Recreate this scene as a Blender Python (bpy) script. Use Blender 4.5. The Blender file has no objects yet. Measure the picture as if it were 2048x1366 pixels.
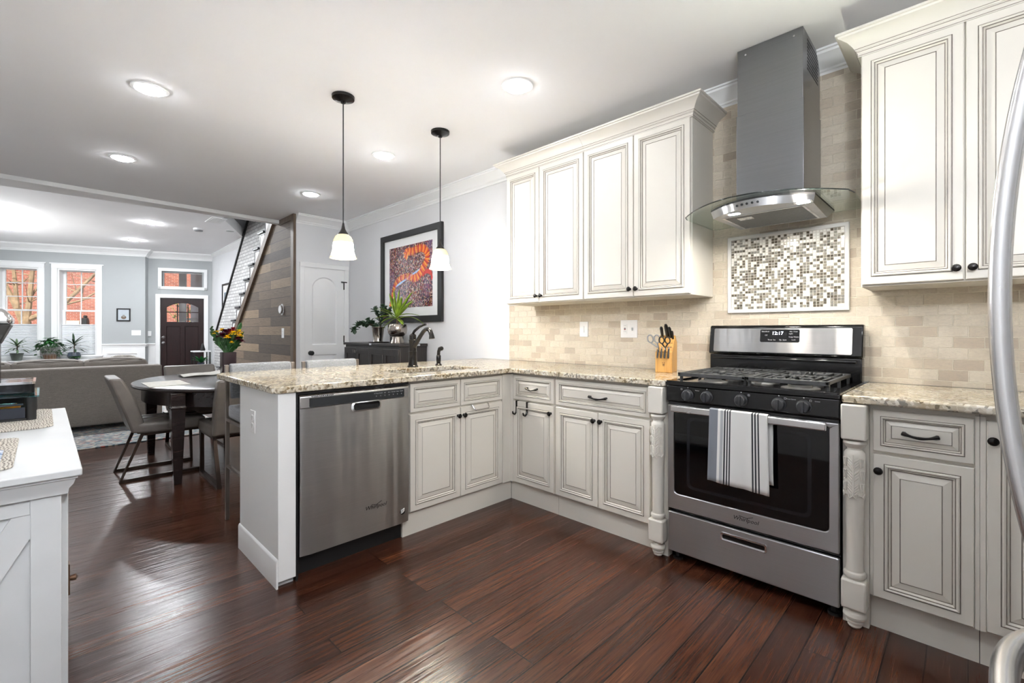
import bpy, math, random
from mathutils import Vector, Matrix
from mathutils.geometry import tessellate_polygon
rnd = random.Random(7)
sc = bpy.context.scene
COL = sc.collection
PI = math.pi

# ------------------------------------------------------------------ camera, world, exposure
H = 1.21
YAW = 0.792103
cam_d = bpy.data.cameras.new('camera')
cam_d.sensor_width = 36.0
cam_d.lens = 924.45 * 36.0 / 2048.0
cam_d.shift_y = -(683.0 - 662.456) / 2048.0
cam_d.clip_start = 0.02
cam_d.clip_end = 200
cam = bpy.data.objects.new('camera', cam_d)
COL.objects.link(cam)
cam.location = (0, 0, H)
cam.rotation_euler = (PI / 2, 0, -YAW)
sc.camera = cam
sc.view_settings.view_transform = 'Standard'
sc.view_settings.look = 'None'
sc.view_settings.gamma = 1.0
sc.view_settings.use_curve_mapping = False
sc.view_settings.exposure = 1.15
try:
    sc.cycles.use_denoising = True
    sc.cycles.max_bounces = 12
    sc.cycles.diffuse_bounces = 6
    sc.cycles.glossy_bounces = 5
    sc.cycles.transmission_bounces = 8
    sc.cycles.sample_clamp_indirect = 6.0
    sc.cycles.caustics_reflective = False
    sc.cycles.caustics_refractive = False
except Exception:
    pass
LIGHT_K = 54.0        # radiance of the recessed lamps
PEND_K = 90.0
HOOD_K = 620.0
FILL_GLOBE_K = 56.0
FILL_UPLIGHT_K = 520.0
wd = bpy.data.worlds.new('daylight')
sc.world = wd
wd.use_nodes = True
wn = wd.node_tree
wn.nodes['Background'].inputs['Strength'].default_value = 1.2
sky = wn.nodes.new('ShaderNodeTexSky')
try:
    sky.sky_type = 'HOSEK_WILKIE'
    sky.turbidity = 3.0
    sky.sun_direction = Vector((-0.35, -0.7, 0.62)).normalized()
except Exception:
    pass
wn.links.new(sky.outputs[0], wn.nodes['Background'].inputs['Color'])
sun_d = bpy.data.lights.new('sun', 'SUN')
sun_d.energy = 2.6
sun_d.angle = 0.009
sun_d.color = (1.0, 0.95, 0.86)
sun = bpy.data.objects.new('sun', sun_d)
COL.objects.link(sun)
sun.location = (-6, -6, 12)
sun.rotation_euler = Vector((0.35, 0.7, -0.62)).to_track_quat('-Z', 'Y').to_euler()

# ------------------------------------------------------------------ mesh helpers
ORG = {}

class MB:
    def __init__(self):
        self.v = []; self.f = []; self.m = []
    def add(self, vs, fs, mi=0):
        o = len(self.v)
        self.v += [tuple(p) for p in vs]
        for q in fs:
            self.f.append([i + o for i in q]); self.m.append(mi)
        return self
    def box(self, x0, x1, y0, y1, z0, z1, mi=0):
        if x0 > x1: x0, x1 = x1, x0
        if y0 > y1: y0, y1 = y1, y0
        if z0 > z1: z0, z1 = z1, z0
        return self.add([(x0,y0,z0),(x1,y0,z0),(x1,y1,z0),(x0,y1,z0),(x0,y0,z1),(x1,y0,z1),(x1,y1,z1),(x0,y1,z1)],
                        [(3,2,1,0),(4,5,6,7),(0,1,5,4),(1,2,6,5),(2,3,7,6),(3,0,4,7)], mi)
    def fbox(self, fr, u0, u1, v0, v1, n0, n1, mi=0):
        c = [(u0,v0,n0),(u1,v0,n0),(u1,v1,n0),(u0,v1,n0),(u0,v0,n1),(u1,v0,n1),(u1,v1,n1),(u0,v1,n1)]
        return self.add([fr(*p) for p in c], [(3,2,1,0),(4,5,6,7),(0,1,5,4),(1,2,6,5),(2,3,7,6),(3,0,4,7)], mi)
    def loops(self, L, mi=0, cap0=True, cap1=True, closed=True, mis=None):
        n = len(L[0]); vs = [p for l in L for p in l]; fs = []; ms = []
        for i in range(len(L) - 1):
            for j in range(n if closed else n - 1):
                k = (j + 1) % n
                fs.append((i*n+j, i*n+k, (i+1)*n+k, (i+1)*n+j)); ms.append(mis[i] if mis else mi)
        if cap0: fs.append(tuple(range(n))[::-1]); ms.append(mis[0] if mis else mi)
        if cap1: fs.append(tuple((len(L)-1)*n + j for j in range(n))); ms.append(mis[-1] if mis else mi)
        o = len(self.v); self.v += [tuple(p) for p in vs]
        for q, m in zip(fs, ms):
            self.f.append([i + o for i in q]); self.m.append(m)
        return self
    def lathe(self, prof, c=(0,0,0), ax='z', n=24, mi=0, sx=1, sy=1, cap0=True, cap1=True):
        L = []
        for r, h in prof:
            l = []
            for k in range(n):
                a = 2*PI*k/n; x = max(r,1e-5)*math.cos(a)*sx; y = max(r,1e-5)*math.sin(a)*sy
                if ax == 'z': p = (x, y, h)
                elif ax == 'x': p = (h, x, y)
                elif ax == '-x': p = (-h, y, x)
                elif ax == 'y': p = (y, h, x)
                else: p = (x, -h, y)
                l.append((c[0]+p[0], c[1]+p[1], c[2]+p[2]))
            L.append(l)
        return self.loops(L, mi, cap0, cap1)
    def tube(self, pts, r, n=8, mi=0, closed=False, sq=False):
        pts = [Vector(p) for p in pts]; m = len(pts)
        rs = r if isinstance(r, (list, tuple)) else [r]*m
        L = []; up = None
        for i, p in enumerate(pts):
            a = pts[i-1] if (i > 0 or closed) else p
            b = pts[(i+1) % m] if (i < m-1 or closed) else p
            t = (b - a)
            t = t.normalized() if t.length > 1e-9 else Vector((0,0,1))
            if up is None:
                up = Vector((0,0,1)) if abs(t.z) < .9 else Vector((0,1,0))
                up = (up - t*up.dot(t)).normalized()
            else:
                up = up - t*up.dot(t)
                up = up.normalized() if up.length > 1e-6 else Vector((1,0,0))
            s = t.cross(up); k = 1.0
            if 0 < i < m-1 or closed:
                d1 = (p-a); d2 = (b-p)
                if d1.length > 1e-9 and d2.length > 1e-9:
                    co = max(.2, math.cos(d1.angle(d2)/2)); k = 1/co
            l = []
            for j in range(n):
                an = 2*PI*(j+.5)/n
                q = rs[i]*(1.4142 if sq else 1)
                l.append(p + (s*math.cos(an) + up*math.sin(an))*q*(min(k,1.45) if sq else 1))
            L.append(l)
        if closed:
            L.append(L[0])
            return self.loops(L, mi, False, False)
        return self.loops(L, mi)
    def prism(self, poly, fr, n0, n1, mi=0):
        return self.loops([[fr(u,v,n0) for u,v in poly], [fr(u,v,n1) for u,v in poly]], mi)
    def plate(self, fr, outer, holes, n0, n1, mi=0, side=None):
        allp = list(outer) + [p for h in holes for p in h]
        tr = tessellate_polygon([[Vector((p[0],p[1],0)) for p in l] for l in [outer]+list(holes)])
        N = len(allp)
        vs = [fr(u,v,n0) for u,v in allp] + [fr(u,v,n1) for u,v in allp]
        fs = []
        for a,b,c in tr:
            cr = (allp[b][0]-allp[a][0])*(allp[c][1]-allp[a][1]) - (allp[b][1]-allp[a][1])*(allp[c][0]-allp[a][0])
            if cr < 0: a,b,c = a,c,b
            fs.append((a+N,b+N,c+N)); fs.append((c,b,a))
        self.add(vs, fs, mi)
        o = 0; sf = []
        for li, l in enumerate([outer]+list(holes)):
            area = sum(l[i][0]*l[(i+1)%len(l)][1]-l[(i+1)%len(l)][0]*l[i][1] for i in range(len(l)))
            for i in range(len(l)):
                a, b = o+i, o+(i+1) % len(l)
                q = (a,b,b+N,a+N)
                if (area < 0) != (li > 0): q = q[::-1]
                sf.append(q)
            o += len(l)
        base = len(self.v) - 2*N
        for q in sf:
            self.f.append([i+base for i in q]); self.m.append(mi if side is None else side)
        return self
    def ball(self, c, rx, ry=None, rz=None, n=12, m=8, mi=0):
        ry = rx if ry is None else ry; rz = rx if rz is None else rz
        L = []
        for i in range(m+1):
            a = -PI/2 + PI*i/m; r = max(math.cos(a), 1e-4)
            L.append([(c[0]+rx*r*math.cos(2*PI*k/n), c[1]+ry*r*math.sin(2*PI*k/n), c[2]+rz*math.sin(a)) for k in range(n)])
        return self.loops(L, mi)
    def grid(self, G, mi=0):
        r = len(G); c = len(G[0])
        return self.add([p for row in G for p in row], [(i*c+j, i*c+j+1, (i+1)*c+j+1, (i+1)*c+j) for i in range(r-1) for j in range(c-1)], mi)
    def molding(self, path, prof, mi=0, side=1, closed=False):
        """path: XY points; prof: (offset to the side, z); mitred at every bend."""
        m = len(path); L = []
        for i, (x, y) in enumerate(path):
            def nrm(a, b):
                dx, dy = b[0]-a[0], b[1]-a[1]; l = math.hypot(dx, dy); return (dy/l*side, -dx/l*side)
            if closed or 0 < i < m-1:
                n1 = nrm(path[i-1], path[i]); n2 = nrm(path[i], path[(i+1) % m])
                d = 1 + n1[0]*n2[0] + n1[1]*n2[1]
                nx, ny = (n1[0]+n2[0])/d, (n1[1]+n2[1])/d
            elif i == 0: nx, ny = nrm(path[0], path[1])
            else: nx, ny = nrm(path[-2], path[-1])
            L.append([(x+nx*o, y+ny*o, z) for o, z in prof])
        if closed:
            L.append(L[0]); return self.loops(L, mi, False, False)
        return self.loops(L, mi)

def Fr(o, u, v, n):
    o, u, v, n = Vector(o), Vector(u), Vector(v), Vector(n)
    return lambda a, b, c=0.0: tuple(o + u*a + v*b + n*c)
def FR(x, y, z=0.0):      # faces -X, u runs to -Y
    return Fr((x, y, z), (0,-1,0), (0,0,1), (-1,0,0))
def FP(x, y, z=0.0):      # faces -Y, u runs to +X
    return Fr((x, y, z), (1,0,0), (0,0,1), (0,-1,0))
XY = Fr((0,0,0), (1,0,0), (0,1,0), (0,0,1))

def rect(u0, u1, v0, v1): return [(u0,v0),(u1,v0),(u1,v1),(u0,v1)]
def rr(u0, u1, v0, v1, r, k=5):
    out = []
    for cx, cy, a0 in ((u1-r, v0+r, -PI/2), (u1-r, v1-r, 0), (u0+r, v1-r, PI/2), (u0+r, v0+r, PI)):
        for i in range(k+1):
            a = a0 + PI/2*i/k; out.append((cx + r*math.cos(a), cy + r*math.sin(a)))
    return out
def arch(u0, u1, v0, v1, rise, k=10):
    """a rectangle whose top side is an arc"""
    out = [(u0,v0),(u1,v0)]
    w = (u1-u0)/2; R = (w*w + rise*rise)/(2*rise); cy = v1 - R; a = math.asin(min(1, w/R))
    for i in range(k+1):
        t = a - 2*a*i/k
        out.append(((u0+u1)/2 + R*math.sin(t), cy + R*math.cos(t)))
    return out

def link(o): COL.objects.link(o); return o
def tag(o, label=None, cat=None, group=None, kind=None):
    if label: o['label'] = label
    if cat: o['category'] = cat
    if group: o['group'] = group
    if kind: o['kind'] = kind
    return o
def thing(name, label, cat, loc=(0,0,0), group=None):
    o = bpy.data.objects.new(name, None); o.empty_display_size = .05
    link(o); o.location = loc; ORG[o.name] = Vector(loc)
    return tag(o, label, cat, group)
def part(parent, name, mb, mats, bevel=0, label=None, ang=35, seg=2, flat=False, solid=0, sub=0):
    org = ORG[parent.name] if parent is not None else Vector((0,0,0))
    me = bpy.data.meshes.new(name)
    me.from_pydata([(p[0]-org[0], p[1]-org[1], p[2]-org[2]) for p in mb.v], [], mb.f)
    if not isinstance(mats, (list, tuple)): mats = [mats]
    for m in mats: me.materials.append(m)
    me.polygons.foreach_set('material_index', mb.m)
    me.update()
    if not flat:
        me.polygons.foreach_set('use_smooth', [True]*len(me.polygons))
        try: me.set_sharp_from_angle(angle=math.radians(ang))
        except Exception: pass
    o = bpy.data.objects.new(name, me); link(o)
    if parent is not None: o.parent = parent
    ORG[o.name] = org.copy()
    if solid:
        s = o.modifiers.new('solid', 'SOLIDIFY'); s.thickness = solid; s.offset = 0
    if sub:
        s = o.modifiers.new('sub', 'SUBSURF'); s.levels = sub; s.render_levels = sub
    if bevel:
        b = o.modifiers.new('bevel', 'BEVEL'); b.width = bevel; b.segments = seg; b.limit_method = 'ANGLE'; b.angle_limit = math.radians(40)
        b.harden_normals = False
    if label: o['label'] = label
    return o
def solo(name, mb, mats, label, cat, group=None, kind=None, **k):
    """a top-level thing of one mesh whose origin is at its base centre"""
    xs = [p[0] for p in mb.v]; ys = [p[1] for p in mb.v]; zs = [p[2] for p in mb.v]
    c = Vector(((min(xs)+max(xs))/2, (min(ys)+max(ys))/2, min(zs)))
    h = MB(); h.f = mb.f; h.m = mb.m; h.v = [(p[0]-c[0], p[1]-c[1], p[2]-c[2]) for p in mb.v]
    o = part(None, name, h, mats, **k); o.location = c; ORG[o.name] = c
    return tag(o, label, cat, group, kind)
def struct(name, mb, mats, **k):
    o = part(None, name, mb, mats, **k); o['kind'] = 'structure'; return o
def dup(root, loc, rotz=None, label=None, group=None):
    r = root.copy(); link(r); r.location = loc
    if rotz is not None: r.rotation_euler = (0, 0, rotz)
    if label: r['label'] = label
    if group: r['group'] = group
    for ch in list(root.children):
        c = ch.copy(); link(c); c.parent = r
        for g in list(ch.children):
            d = g.copy(); link(d); d.parent = c
    return r

def text_into(mb, s, fr, size, mi=0, depth=.0006, shear=0.0, align='CENTER', n0=0.0):
    """lettering as thin raised shapes; fr maps (u, v, n)"""
    c = bpy.data.curves.new('t', 'FONT'); c.body = s; c.size = size; c.align_x = align; c.align_y = 'CENTER'; c.shear = shear; c.resolution_u = 2
    o = bpy.data.objects.new('t', c); link(o)
    me = bpy.data.meshes.new_from_object(o.evaluated_get(bpy.context.evaluated_depsgraph_get()))
    vs = [tuple(v.co) for v in me.vertices]; fs = [tuple(p.vertices) for p in me.polygons]
    bpy.data.objects.remove(o); bpy.data.curves.remove(c); bpy.data.meshes.remove(me)
    mb.add([fr(x, y, n0 + depth) for x, y, z in vs], fs, mi)
    return mb

# ------------------------------------------------------------------ materials
def lin(h):
    h = h.lstrip('#'); r = []
    for i in (0, 2, 4):
        c = int(h[i:i+2], 16)/255
        r.append(c/12.92 if c <= .04045 else ((c+.055)/1.055)**2.4)
    return (*r, 1.0)
class NT:
    def __init__(self, name):
        self.mat = bpy.data.materials.new(name); self.mat.use_nodes = True
        self.t = self.mat.node_tree; self.b = self.t.nodes['Principled BSDF']
    def n(self, typ, ins=None, **kw):
        nd = self.t.nodes.new('ShaderNode' + typ)
        for k, v in kw.items(): setattr(nd, k, v)
        for k, v in (ins or {}).items(): self.set(nd.inputs[k], v)
        return nd
    def set(self, sock, v):
        if hasattr(v, 'links') or hasattr(v, 'is_output'): self.t.links.new(v, sock)
        else: sock.default_value = v
    def p(self, **kw):
        names = dict(col='Base Color', rough='Roughness', metal='Metallic', spec='Specular IOR Level', emit='Emission Color', es='Emission Strength',
                     trans='Transmission Weight', ior='IOR', alpha='Alpha', coat='Coat Weight', coatr='Coat Roughness', aniso='Anisotropic', tangent='Tangent', normal='Normal', sheen='Sheen Weight', sub='Subsurface Weight')
        for k, v in kw.items():
            s = self.b.inputs.get(names[k])
            if s is not None: self.set(s, v)
    def co(self, scale=(1,1,1), rot=(0,0,0), out='Object'):
        tc = self.n('TexCoord'); mp = self.n('Mapping', {'Scale': scale, 'Rotation': rot})
        self.t.links.new(tc.outputs[out], mp.inputs[0]); return mp.outputs[0]
    def noise(self, vec, scale, detail=3, rough=.5, dist=0):
        return self.n('TexNoise', {'Vector': vec, 'Scale': scale, 'Detail': detail, 'Roughness': rough, 'Distortion': dist})
    def ramp(self, fac, stops, mode='LINEAR'):
        r = self.n('ValToRGB', {'Fac': fac}); r.color_ramp.interpolation = mode
        e = r.color_ramp.elements
        while len(e) > 1: e.remove(e[-1])
        e[0].position = stops[0][0]; e[0].color = stops[0][1]
        for p, c in stops[1:]:
            k = e.new(p); k.color = c
        return r.outputs[0]
    def mix(self, fac, a, b, mode='MIX'):
        m = self.n('Mix', data_type='RGBA', blend_type=mode)
        self.set(m.inputs[0], fac); self.set(m.inputs[6], a); self.set(m.inputs[7], b); return m.outputs[2]
    def math(self, op, a, b=0.0, c=0.0):
        m = self.n('Math', operation=op); self.set(m.inputs[0], a); self.set(m.inputs[1], b); self.set(m.inputs[2], c); return m.outputs[0]
    def bump(self, h, strength=.3, dist=.002):
        b = self.n('Bump', {'Height': h, 'Strength': strength, 'Distance': dist}); self.p(normal=b.outputs[0])
def plain(name, col, rough=.5, metal=0.0, var=.06, vs=9.0, bump=0.0, bs=60.0, **kw):
    t = NT(name); c = lin(col) if isinstance(col, str) else col
    v = t.co(); nz = t.noise(v, vs, 4)
    d = tuple(x*(1-var) for x in c[:3]) + (1,); l = tuple(min(1, x*(1+var)) for x in c[:3]) + (1,)
    t.p(col=t.ramp(nz.outputs[0], [(.3, d), (.7, l)]), rough=rough, metal=metal, **kw)
    if bump:
        t.bump(t.noise(v, bs, 4).outputs[0], bump, .002)
    return t.mat
def emis(name, col, s):
    t = NT(name); t.p(col=(0.8,.8,.8,1), emit=lin(col) if isinstance(col, str) else col, es=s); return t.mat

def m_floor():
    t = NT('floor_planks'); v = t.co()
    br = t.n('TexBrick', {'Vector': v, 'Color1': (0,0,0,1), 'Color2': (1,1,1,1), 'Mortar': (.5,.5,.5,1), 'Scale': 1.0, 'Mortar Size': .0030, 'Mortar Smooth': .2, 'Bias': 0.0, 'Brick Width': 1.25, 'Row Height': .112})
    br.offset = .37; br.offset_frequency = 3
    rv = br.outputs['Color']
    off = t.n('VectorMath', {0: v}, operation='ADD')
    sc_ = t.n('VectorMath', {0: rv, 1: (7.3, 3.1, 5.0)}, operation='MULTIPLY'); t.set(off.inputs[1], sc_.outputs[0])
    st = t.n('VectorMath', {0: off.outputs[0], 1: (.9, 11.0, 1.0)}, operation='MULTIPLY')
    g1 = t.noise(st.outputs[0], 2.0, 4, .55, 1.6)
    st2 = t.n('VectorMath', {0: off.outputs[0], 1: (1.6, 75.0, 1.0)}, operation='MULTIPLY')
    g2 = t.noise(st2.outputs[0], 2.4, 5, .7, .8)
    f = t.math('ADD', t.math('MULTIPLY', g1.outputs[0], .4), t.math('MULTIPLY', g2.outputs[0], .6))
    base = t.ramp(f, [(.30, (.018,.0068,.0044,1)), (.45, (.046,.0160,.0088,1)), (.56, (.070,.0242,.0122,1)), (.70, (.125,.046,.020,1))])
    bn = t.n('Mix', data_type='RGBA', blend_type='MULTIPLY'); bn.inputs[0].default_value = .75
    t.set(bn.inputs[6], base); t.set(bn.inputs[7], t.ramp(rv, [(0, (.55,.52,.54,1)), (.5, (.95,.93,.92,1)), (1, (1.45,1.4,1.3,1))]))
    wear = t.noise(t.co((14,14,14)), 1.0, 6, .8)
    worn = t.mix(t.ramp(wear.outputs[0], [(.69, (0,0,0,1)), (.73, (1,1,1,1))]), bn.outputs[2], (.22,.085,.032,1))
    col = t.mix(br.outputs['Fac'], worn, (.008,.004,.003,1))
    t.p(col=col, rough=t.math('ADD', .13, t.math('MULTIPLY', g1.outputs[0], .17)), spec=.42)
    h = t.noise(t.n('VectorMath', {0: off.outputs[0], 1: (1.3, 22.0, 1.0)}, operation='MULTIPLY').outputs[0], 1.6, 3, .5, .6)
    hh = t.math('SUBTRACT', t.math('ADD', h.outputs[0], t.math('MULTIPLY', g2.outputs[0], .12)), t.math('MULTIPLY', br.outputs['Fac'], .8))
    t.bump(hh, .50, .004)
    return t.mat
def m_granite():
    t = NT('speckled_granite'); v = t.co()
    w = t.noise(v, 26, 4, .6)
    dv = t.n('VectorMath', {0: v, 1: t.n('VectorMath', {0: w.outputs['Color'], 1: (.02,.02,.02)}, operation='MULTIPLY').outputs[0]}, operation='ADD').outputs[0]
    vo = t.n('TexVoronoi', {'Vector': dv, 'Scale': 88.0})
    rv = t.n('SeparateColor', {0: vo.outputs['Color']}).outputs[0]
    spk = t.ramp(rv, [(0, lin('#2a211b')), (.16, lin('#2a211b')), (.17, lin('#6d5a48')), (.25, lin('#86714f')), (.26, lin('#b9ae9a')), (.58, lin('#d6cfbf')), (.78, lin('#aca597')), (.88, lin('#e6e2d8'))], 'CONSTANT')
    big = t.noise(v, 7, 5, .65)
    bl = t.ramp(big.outputs[0], [(.34, lin('#a8884f')), (.46, lin('#c3b493')), (.60, lin('#cfc9bc'))])
    c = t.mix(.34, spk, bl)
    t.p(col=c, rough=.10, spec=.5)
    return t.mat
def m_travertine():
    t = NT('travertine_tile'); tc = t.n('TexCoord'); s = t.n('SeparateXYZ', {0: tc.outputs['Object']})
    v = t.n('CombineXYZ', {0: s.outputs[1], 1: s.outputs[2]}).outputs[0]
    wob = t.noise(tc.outputs['Object'], 45, 2)
    v2 = t.n('VectorMath', {0: v, 1: t.n('VectorMath', {0: wob.outputs['Color'], 1: (.0035,.0035,0)}, operation='MULTIPLY').outputs[0]}, operation='ADD').outputs[0]
    br = t.n('TexBrick', {'Vector': v2, 'Color1': (0,0,0,1), 'Color2': (1,1,1,1), 'Mortar': (.5,.5,.5,1), 'Scale': 1.0, 'Mortar Size': .0022, 'Mortar Smooth': .35, 'Brick Width': .104, 'Row Height': .0515})
    br.offset = .5
    c = t.ramp(br.outputs['Color'], [(0, lin('#9c8668')), (.10, lin('#b09a7c')), (.25, lin('#c9bca4')), (.6, lin('#dbd2bf')), (.85, lin('#d0c6b3')), (1, lin('#b5a284'))])
    n1 = t.noise(t.co((1,1,2.4)), 55, 6, .75, .6); n3 = t.noise(t.co((1,1,1)), 9, 3)
    c = t.mix(.55, c, t.ramp(n1.outputs[0], [(.32, lin('#8f8273')), (.46, lin('#d3cabd')), (.58, lin('#efebe4')), (.7, lin('#f6f3ee'))]), 'MULTIPLY')
    c = t.mix(.35, c, t.ramp(n3.outputs[0], [(.35, lin('#b9a892')), (.65, lin('#f2efe9'))]), 'MULTIPLY')
    c2 = t.mix(br.outputs['Fac'], t.mix(.33, c, lin('#f0ebe1')), lin('#e0d8c7'))
    t.p(col=c2, rough=.5, spec=.4)
    t.bump(t.math('SUBTRACT', t.math('MULTIPLY', n1.outputs[0], .35), br.outputs['Fac']), .9, .004)
    return t.mat
def m_steel(name='brushed_steel', col=(.52,.52,.53,1), rough=.30, axis='h', aniso=.65, wave=0.0):
    t = NT(name)
    sc_ = {'h': (3,3,260), 'v': (260,260,3), 'n': (6,6,6)}[axis]
    nz = t.noise(t.co(sc_), 1.0, 3, .6)
    t.p(col=t.ramp(nz.outputs[0], [(.3, tuple(x*.96 for x in col[:3]) + (1,)), (.7, tuple(min(1, x*1.03) for x in col[:3]) + (1,))]), metal=1.0,
        rough=t.math('ADD', rough - .04, t.math('MULTIPLY', nz.outputs[0], .08)), aniso=aniso)
    if wave: t.bump(t.noise(t.co((9,9,.25)), 1.0, 2).outputs[0], wave, .02)
    if aniso: t.p(tangent=t.n('CombineXYZ', {0: 0.0, 1: 0.0, 2: 1.0}).outputs[0])
    return t.mat
def m_barn():
    t = NT('reclaimed_planks'); tc = t.n('TexCoord'); s = t.n('SeparateXYZ', {0: tc.outputs['Object']})
    v = t.n('CombineXYZ', {0: s.outputs[1], 1: s.outputs[2]}).outputs[0]
    br = t.n('TexBrick', {'Vector': v, 'Color1': (0,0,0,1), 'Color2': (1,1,1,1), 'Mortar': (.5,.5,.5,1), 'Scale': 1.0, 'Mortar Size': .003, 'Mortar Smooth': .1, 'Brick Width': 1.25, 'Row Height': .128})
    br.offset = .41; br.offset_frequency = 2
    g = t.noise(t.n('VectorMath', {0: t.n('VectorMath', {0: v, 1: br.outputs['Color']}, operation='ADD').outputs[0], 1: (2.2, 26, 1)}, operation='MULTIPLY').outputs[0], 2.0, 5, .65, 1.5)
    c = t.ramp(br.outputs['Color'], [(0, lin('#4a413a')), (.3, lin('#63574b')), (.6, lin('#806f5d')), (1, lin('#97846d'))])
    c = t.mix(.8, c, t.ramp(g.outputs[0], [(.3, (.55,.53,.51,1)), (.5, (.9,.88,.86,1)), (.7, (1.15,1.12,1.08,1))]), 'MULTIPLY')
    t.p(col=t.mix(br.outputs['Fac'], c, (.03,.026,.022,1)), rough=.65)
    t.bump(t.math('SUBTRACT', t.math('MULTIPLY', g.outputs[0], .3), br.outputs['Fac']), .4, .003)
    return t.mat
def m_brick(name, a, b, c, mort, w, h, ms, axes=(1,2), rough=.8, bs=.6):
    t = NT(name); tc = t.n('TexCoord'); s = t.n('SeparateXYZ', {0: tc.outputs['Object']})
    v = t.n('CombineXYZ', {0: s.outputs[axes[0]], 1: s.outputs[axes[1]]}).outputs[0]
    br = t.n('TexBrick', {'Vector': v, 'Color1': (0,0,0,1), 'Color2': (1,1,1,1), 'Mortar': (.5,.5,.5,1), 'Scale': 1.0, 'Mortar Size': ms, 'Mortar Smooth': .2, 'Brick Width': w, 'Row Height': h})
    n1 = t.noise(tc.outputs['Object'], 24, 4, .6)
    col = t.mix(.35, t.ramp(br.outputs['Color'], [(0, lin(a)), (.5, lin(b)), (1, lin(c))]), t.ramp(n1.outputs[0], [(.3, lin(a)), (.7, lin(c))]))
    t.p(col=t.mix(br.outputs['Fac'], col, lin(mort)), rough=rough)
    t.bump(t.math('SUBTRACT', t.math('MULTIPLY', n1.outputs[0], .4), br.outputs['Fac']), bs, .006)
    return t.mat
def m_fabric(name, a, b, scale=(220,220,220), rough=.9):
    t = NT(name); v = t.co(scale)
    n1 = t.noise(v, 1.0, 3, .6); n2 = t.noise(t.co((scale[0]*.12, scale[1]*.12, scale[2]*2)), 1.0, 3, .6)
    t.p(col=t.ramp(t.math('MULTIPLY', t.math('ADD', n1.outputs[0], n2.outputs[0]), .5), [(.36, lin(a)), (.62, lin(b))]), rough=rough, sheen=.2)
    t.bump(n1.outputs[0], .25, .001); return t.mat
def m_wood(name, a, b, axis=0, rough=.4, sc_=10):
    t = NT(name); s = [sc_*4]*3; s[axis] = sc_*.35
    g = t.noise(t.co(tuple(s)), 1.0, 5, .6, .8)
    t.p(col=t.ramp(g.outputs[0], [(.3, lin(a)), (.7, lin(b))]), rough=rough); t.bump(g.outputs[0], .08, .001); return t.mat
def m_glass(name, col=(1,1,1,1), rough=0.0, tint=.0):
    t = NT(name); nt = t.t
    tr = t.n('BsdfTransparent', {'Color': col}); gl = t.n('BsdfGlossy', {'Color': (1,1,1,1), 'Roughness': rough})
    lw = t.n('LayerWeight', {'Blend': .5}); ff = t.math('ADD', .035, t.math('MULTIPLY', t.math('POWER', lw.outputs['Facing'], 4.0), .55)); mx = t.n('MixShader', {0: ff, 1: tr.outputs[0], 2: gl.outputs[0]})
    nt.links.new(mx.outputs[0], nt.nodes['Material Output'].inputs[0]); return t.mat

FLOOR = m_floor(); GRANITE = m_granite(); TILE = m_travertine()
STEEL = m_steel(col=(.46,.46,.465,1), rough=.30, aniso=.92, wave=.25); STEEL_D = m_steel('hood_steel', (.23,.235,.245,1), .30); STEEL_W = m_steel('satin_steel', (.74,.74,.745,1), .26, 'n', 0.0)
DWSTEEL = m_steel('dishwasher_steel', (.43,.43,.425,1), .30, 'h', .95, .5)
CHROME = plain('chrome', (.75,.75,.76,1), .12, 1.0, var=.03)
NICKEL = plain('tarnished_silver', '#b5aca4', .14, 1.0, var=.25, vs=14)
PAINT = plain('cream_paint', '#dcd8cf', .38, var=.015, vs=3)
GLAZE = plain('grey_glaze', '#857d73', .5, var=.2, vs=40)
WHITE = plain('white_trim_paint', '#eff0f0', .42, var=.01, vs=3)
SIDEW = plain('distressed_white_paint', '#c8cacb', .45, var=.05, vs=5, bump=.05, bs=30)
WALLM = plain('light_grey_wall', '#dcdddf', .85, var=.012, vs=2, bump=.03, bs=160)
WALLF = plain('blue_grey_wall', '#aeb2b3', .85, var=.012, vs=2, bump=.03, bs=160)
CEIL = plain('ceiling_white', '#f3f3f4', .9, var=.01, vs=2)
BLACK = plain('black_enamel', '#0d0d0e', .12, var=.1)
BLACKM = plain('black_matte', '#121213', .5, var=.1)
IRON = plain('cast_iron', '#3c3d3e', .42, var=.15, vs=60, bump=.1, bs=200)
BRONZE = plain('oiled_bronze', '#1b1817', .26, .45, var=.3, vs=25)
DKGLASS = plain('oven_glass', '#050506', .03, var=.0)
PLASTW = plain('white_plastic', '#eeeeee', .35, var=.01)
BARN = m_barn()
BARNTRIM = m_wood('brown_trim_wood', '#4a3c30', '#6e5d4c', 2, .5)
BRICKW = m_brick('white_painted_brick', '#b9b9b8', '#cfcfce', '#e2e2e1', '#9a9a9a', .2, .068, .008)
BRICKR = m_brick('red_brick', '#8f4a3c', '#b0604c', '#c77a63', '#c9b5a6', .215, .075, .006, (0,2))
ESPRESSO = m_wood('espresso_wood', '#171212', '#2a2120', 0, .22)
ESPRESSO2 = m_wood('black_brown_wood', '#1b1715', '#2c2623', 2, .35)
DOORWOOD = m_wood('dark_red_brown_wood', '#180c0c', '#2c1515', 2, .3)
SOFA = m_fabric('taupe_sofa_fabric', '#736d67', '#938c85')
LEATHER = plain('taupe_leather', '#6c6660', .33, var=.12, vs=12, bump=.12, bs=90)
STOOLF = m_fabric('grey_woven_fabric', '#5c5f64', '#8d9095', (90,90,300))
DKBRONZE = plain('dark_bronze_metal', '#3b302a', .35, .8, var=.2)
BEECH = m_wood('beech_wood', '#b98746', '#d8a860', 2, .45)
LEAF = plain('green_leaf', '#2f5a2a', .4, var=.45, vs=30)
LEAF2 = plain('dark_green_leaf', '#27402a', .38, var=.4, vs=30)
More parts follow.
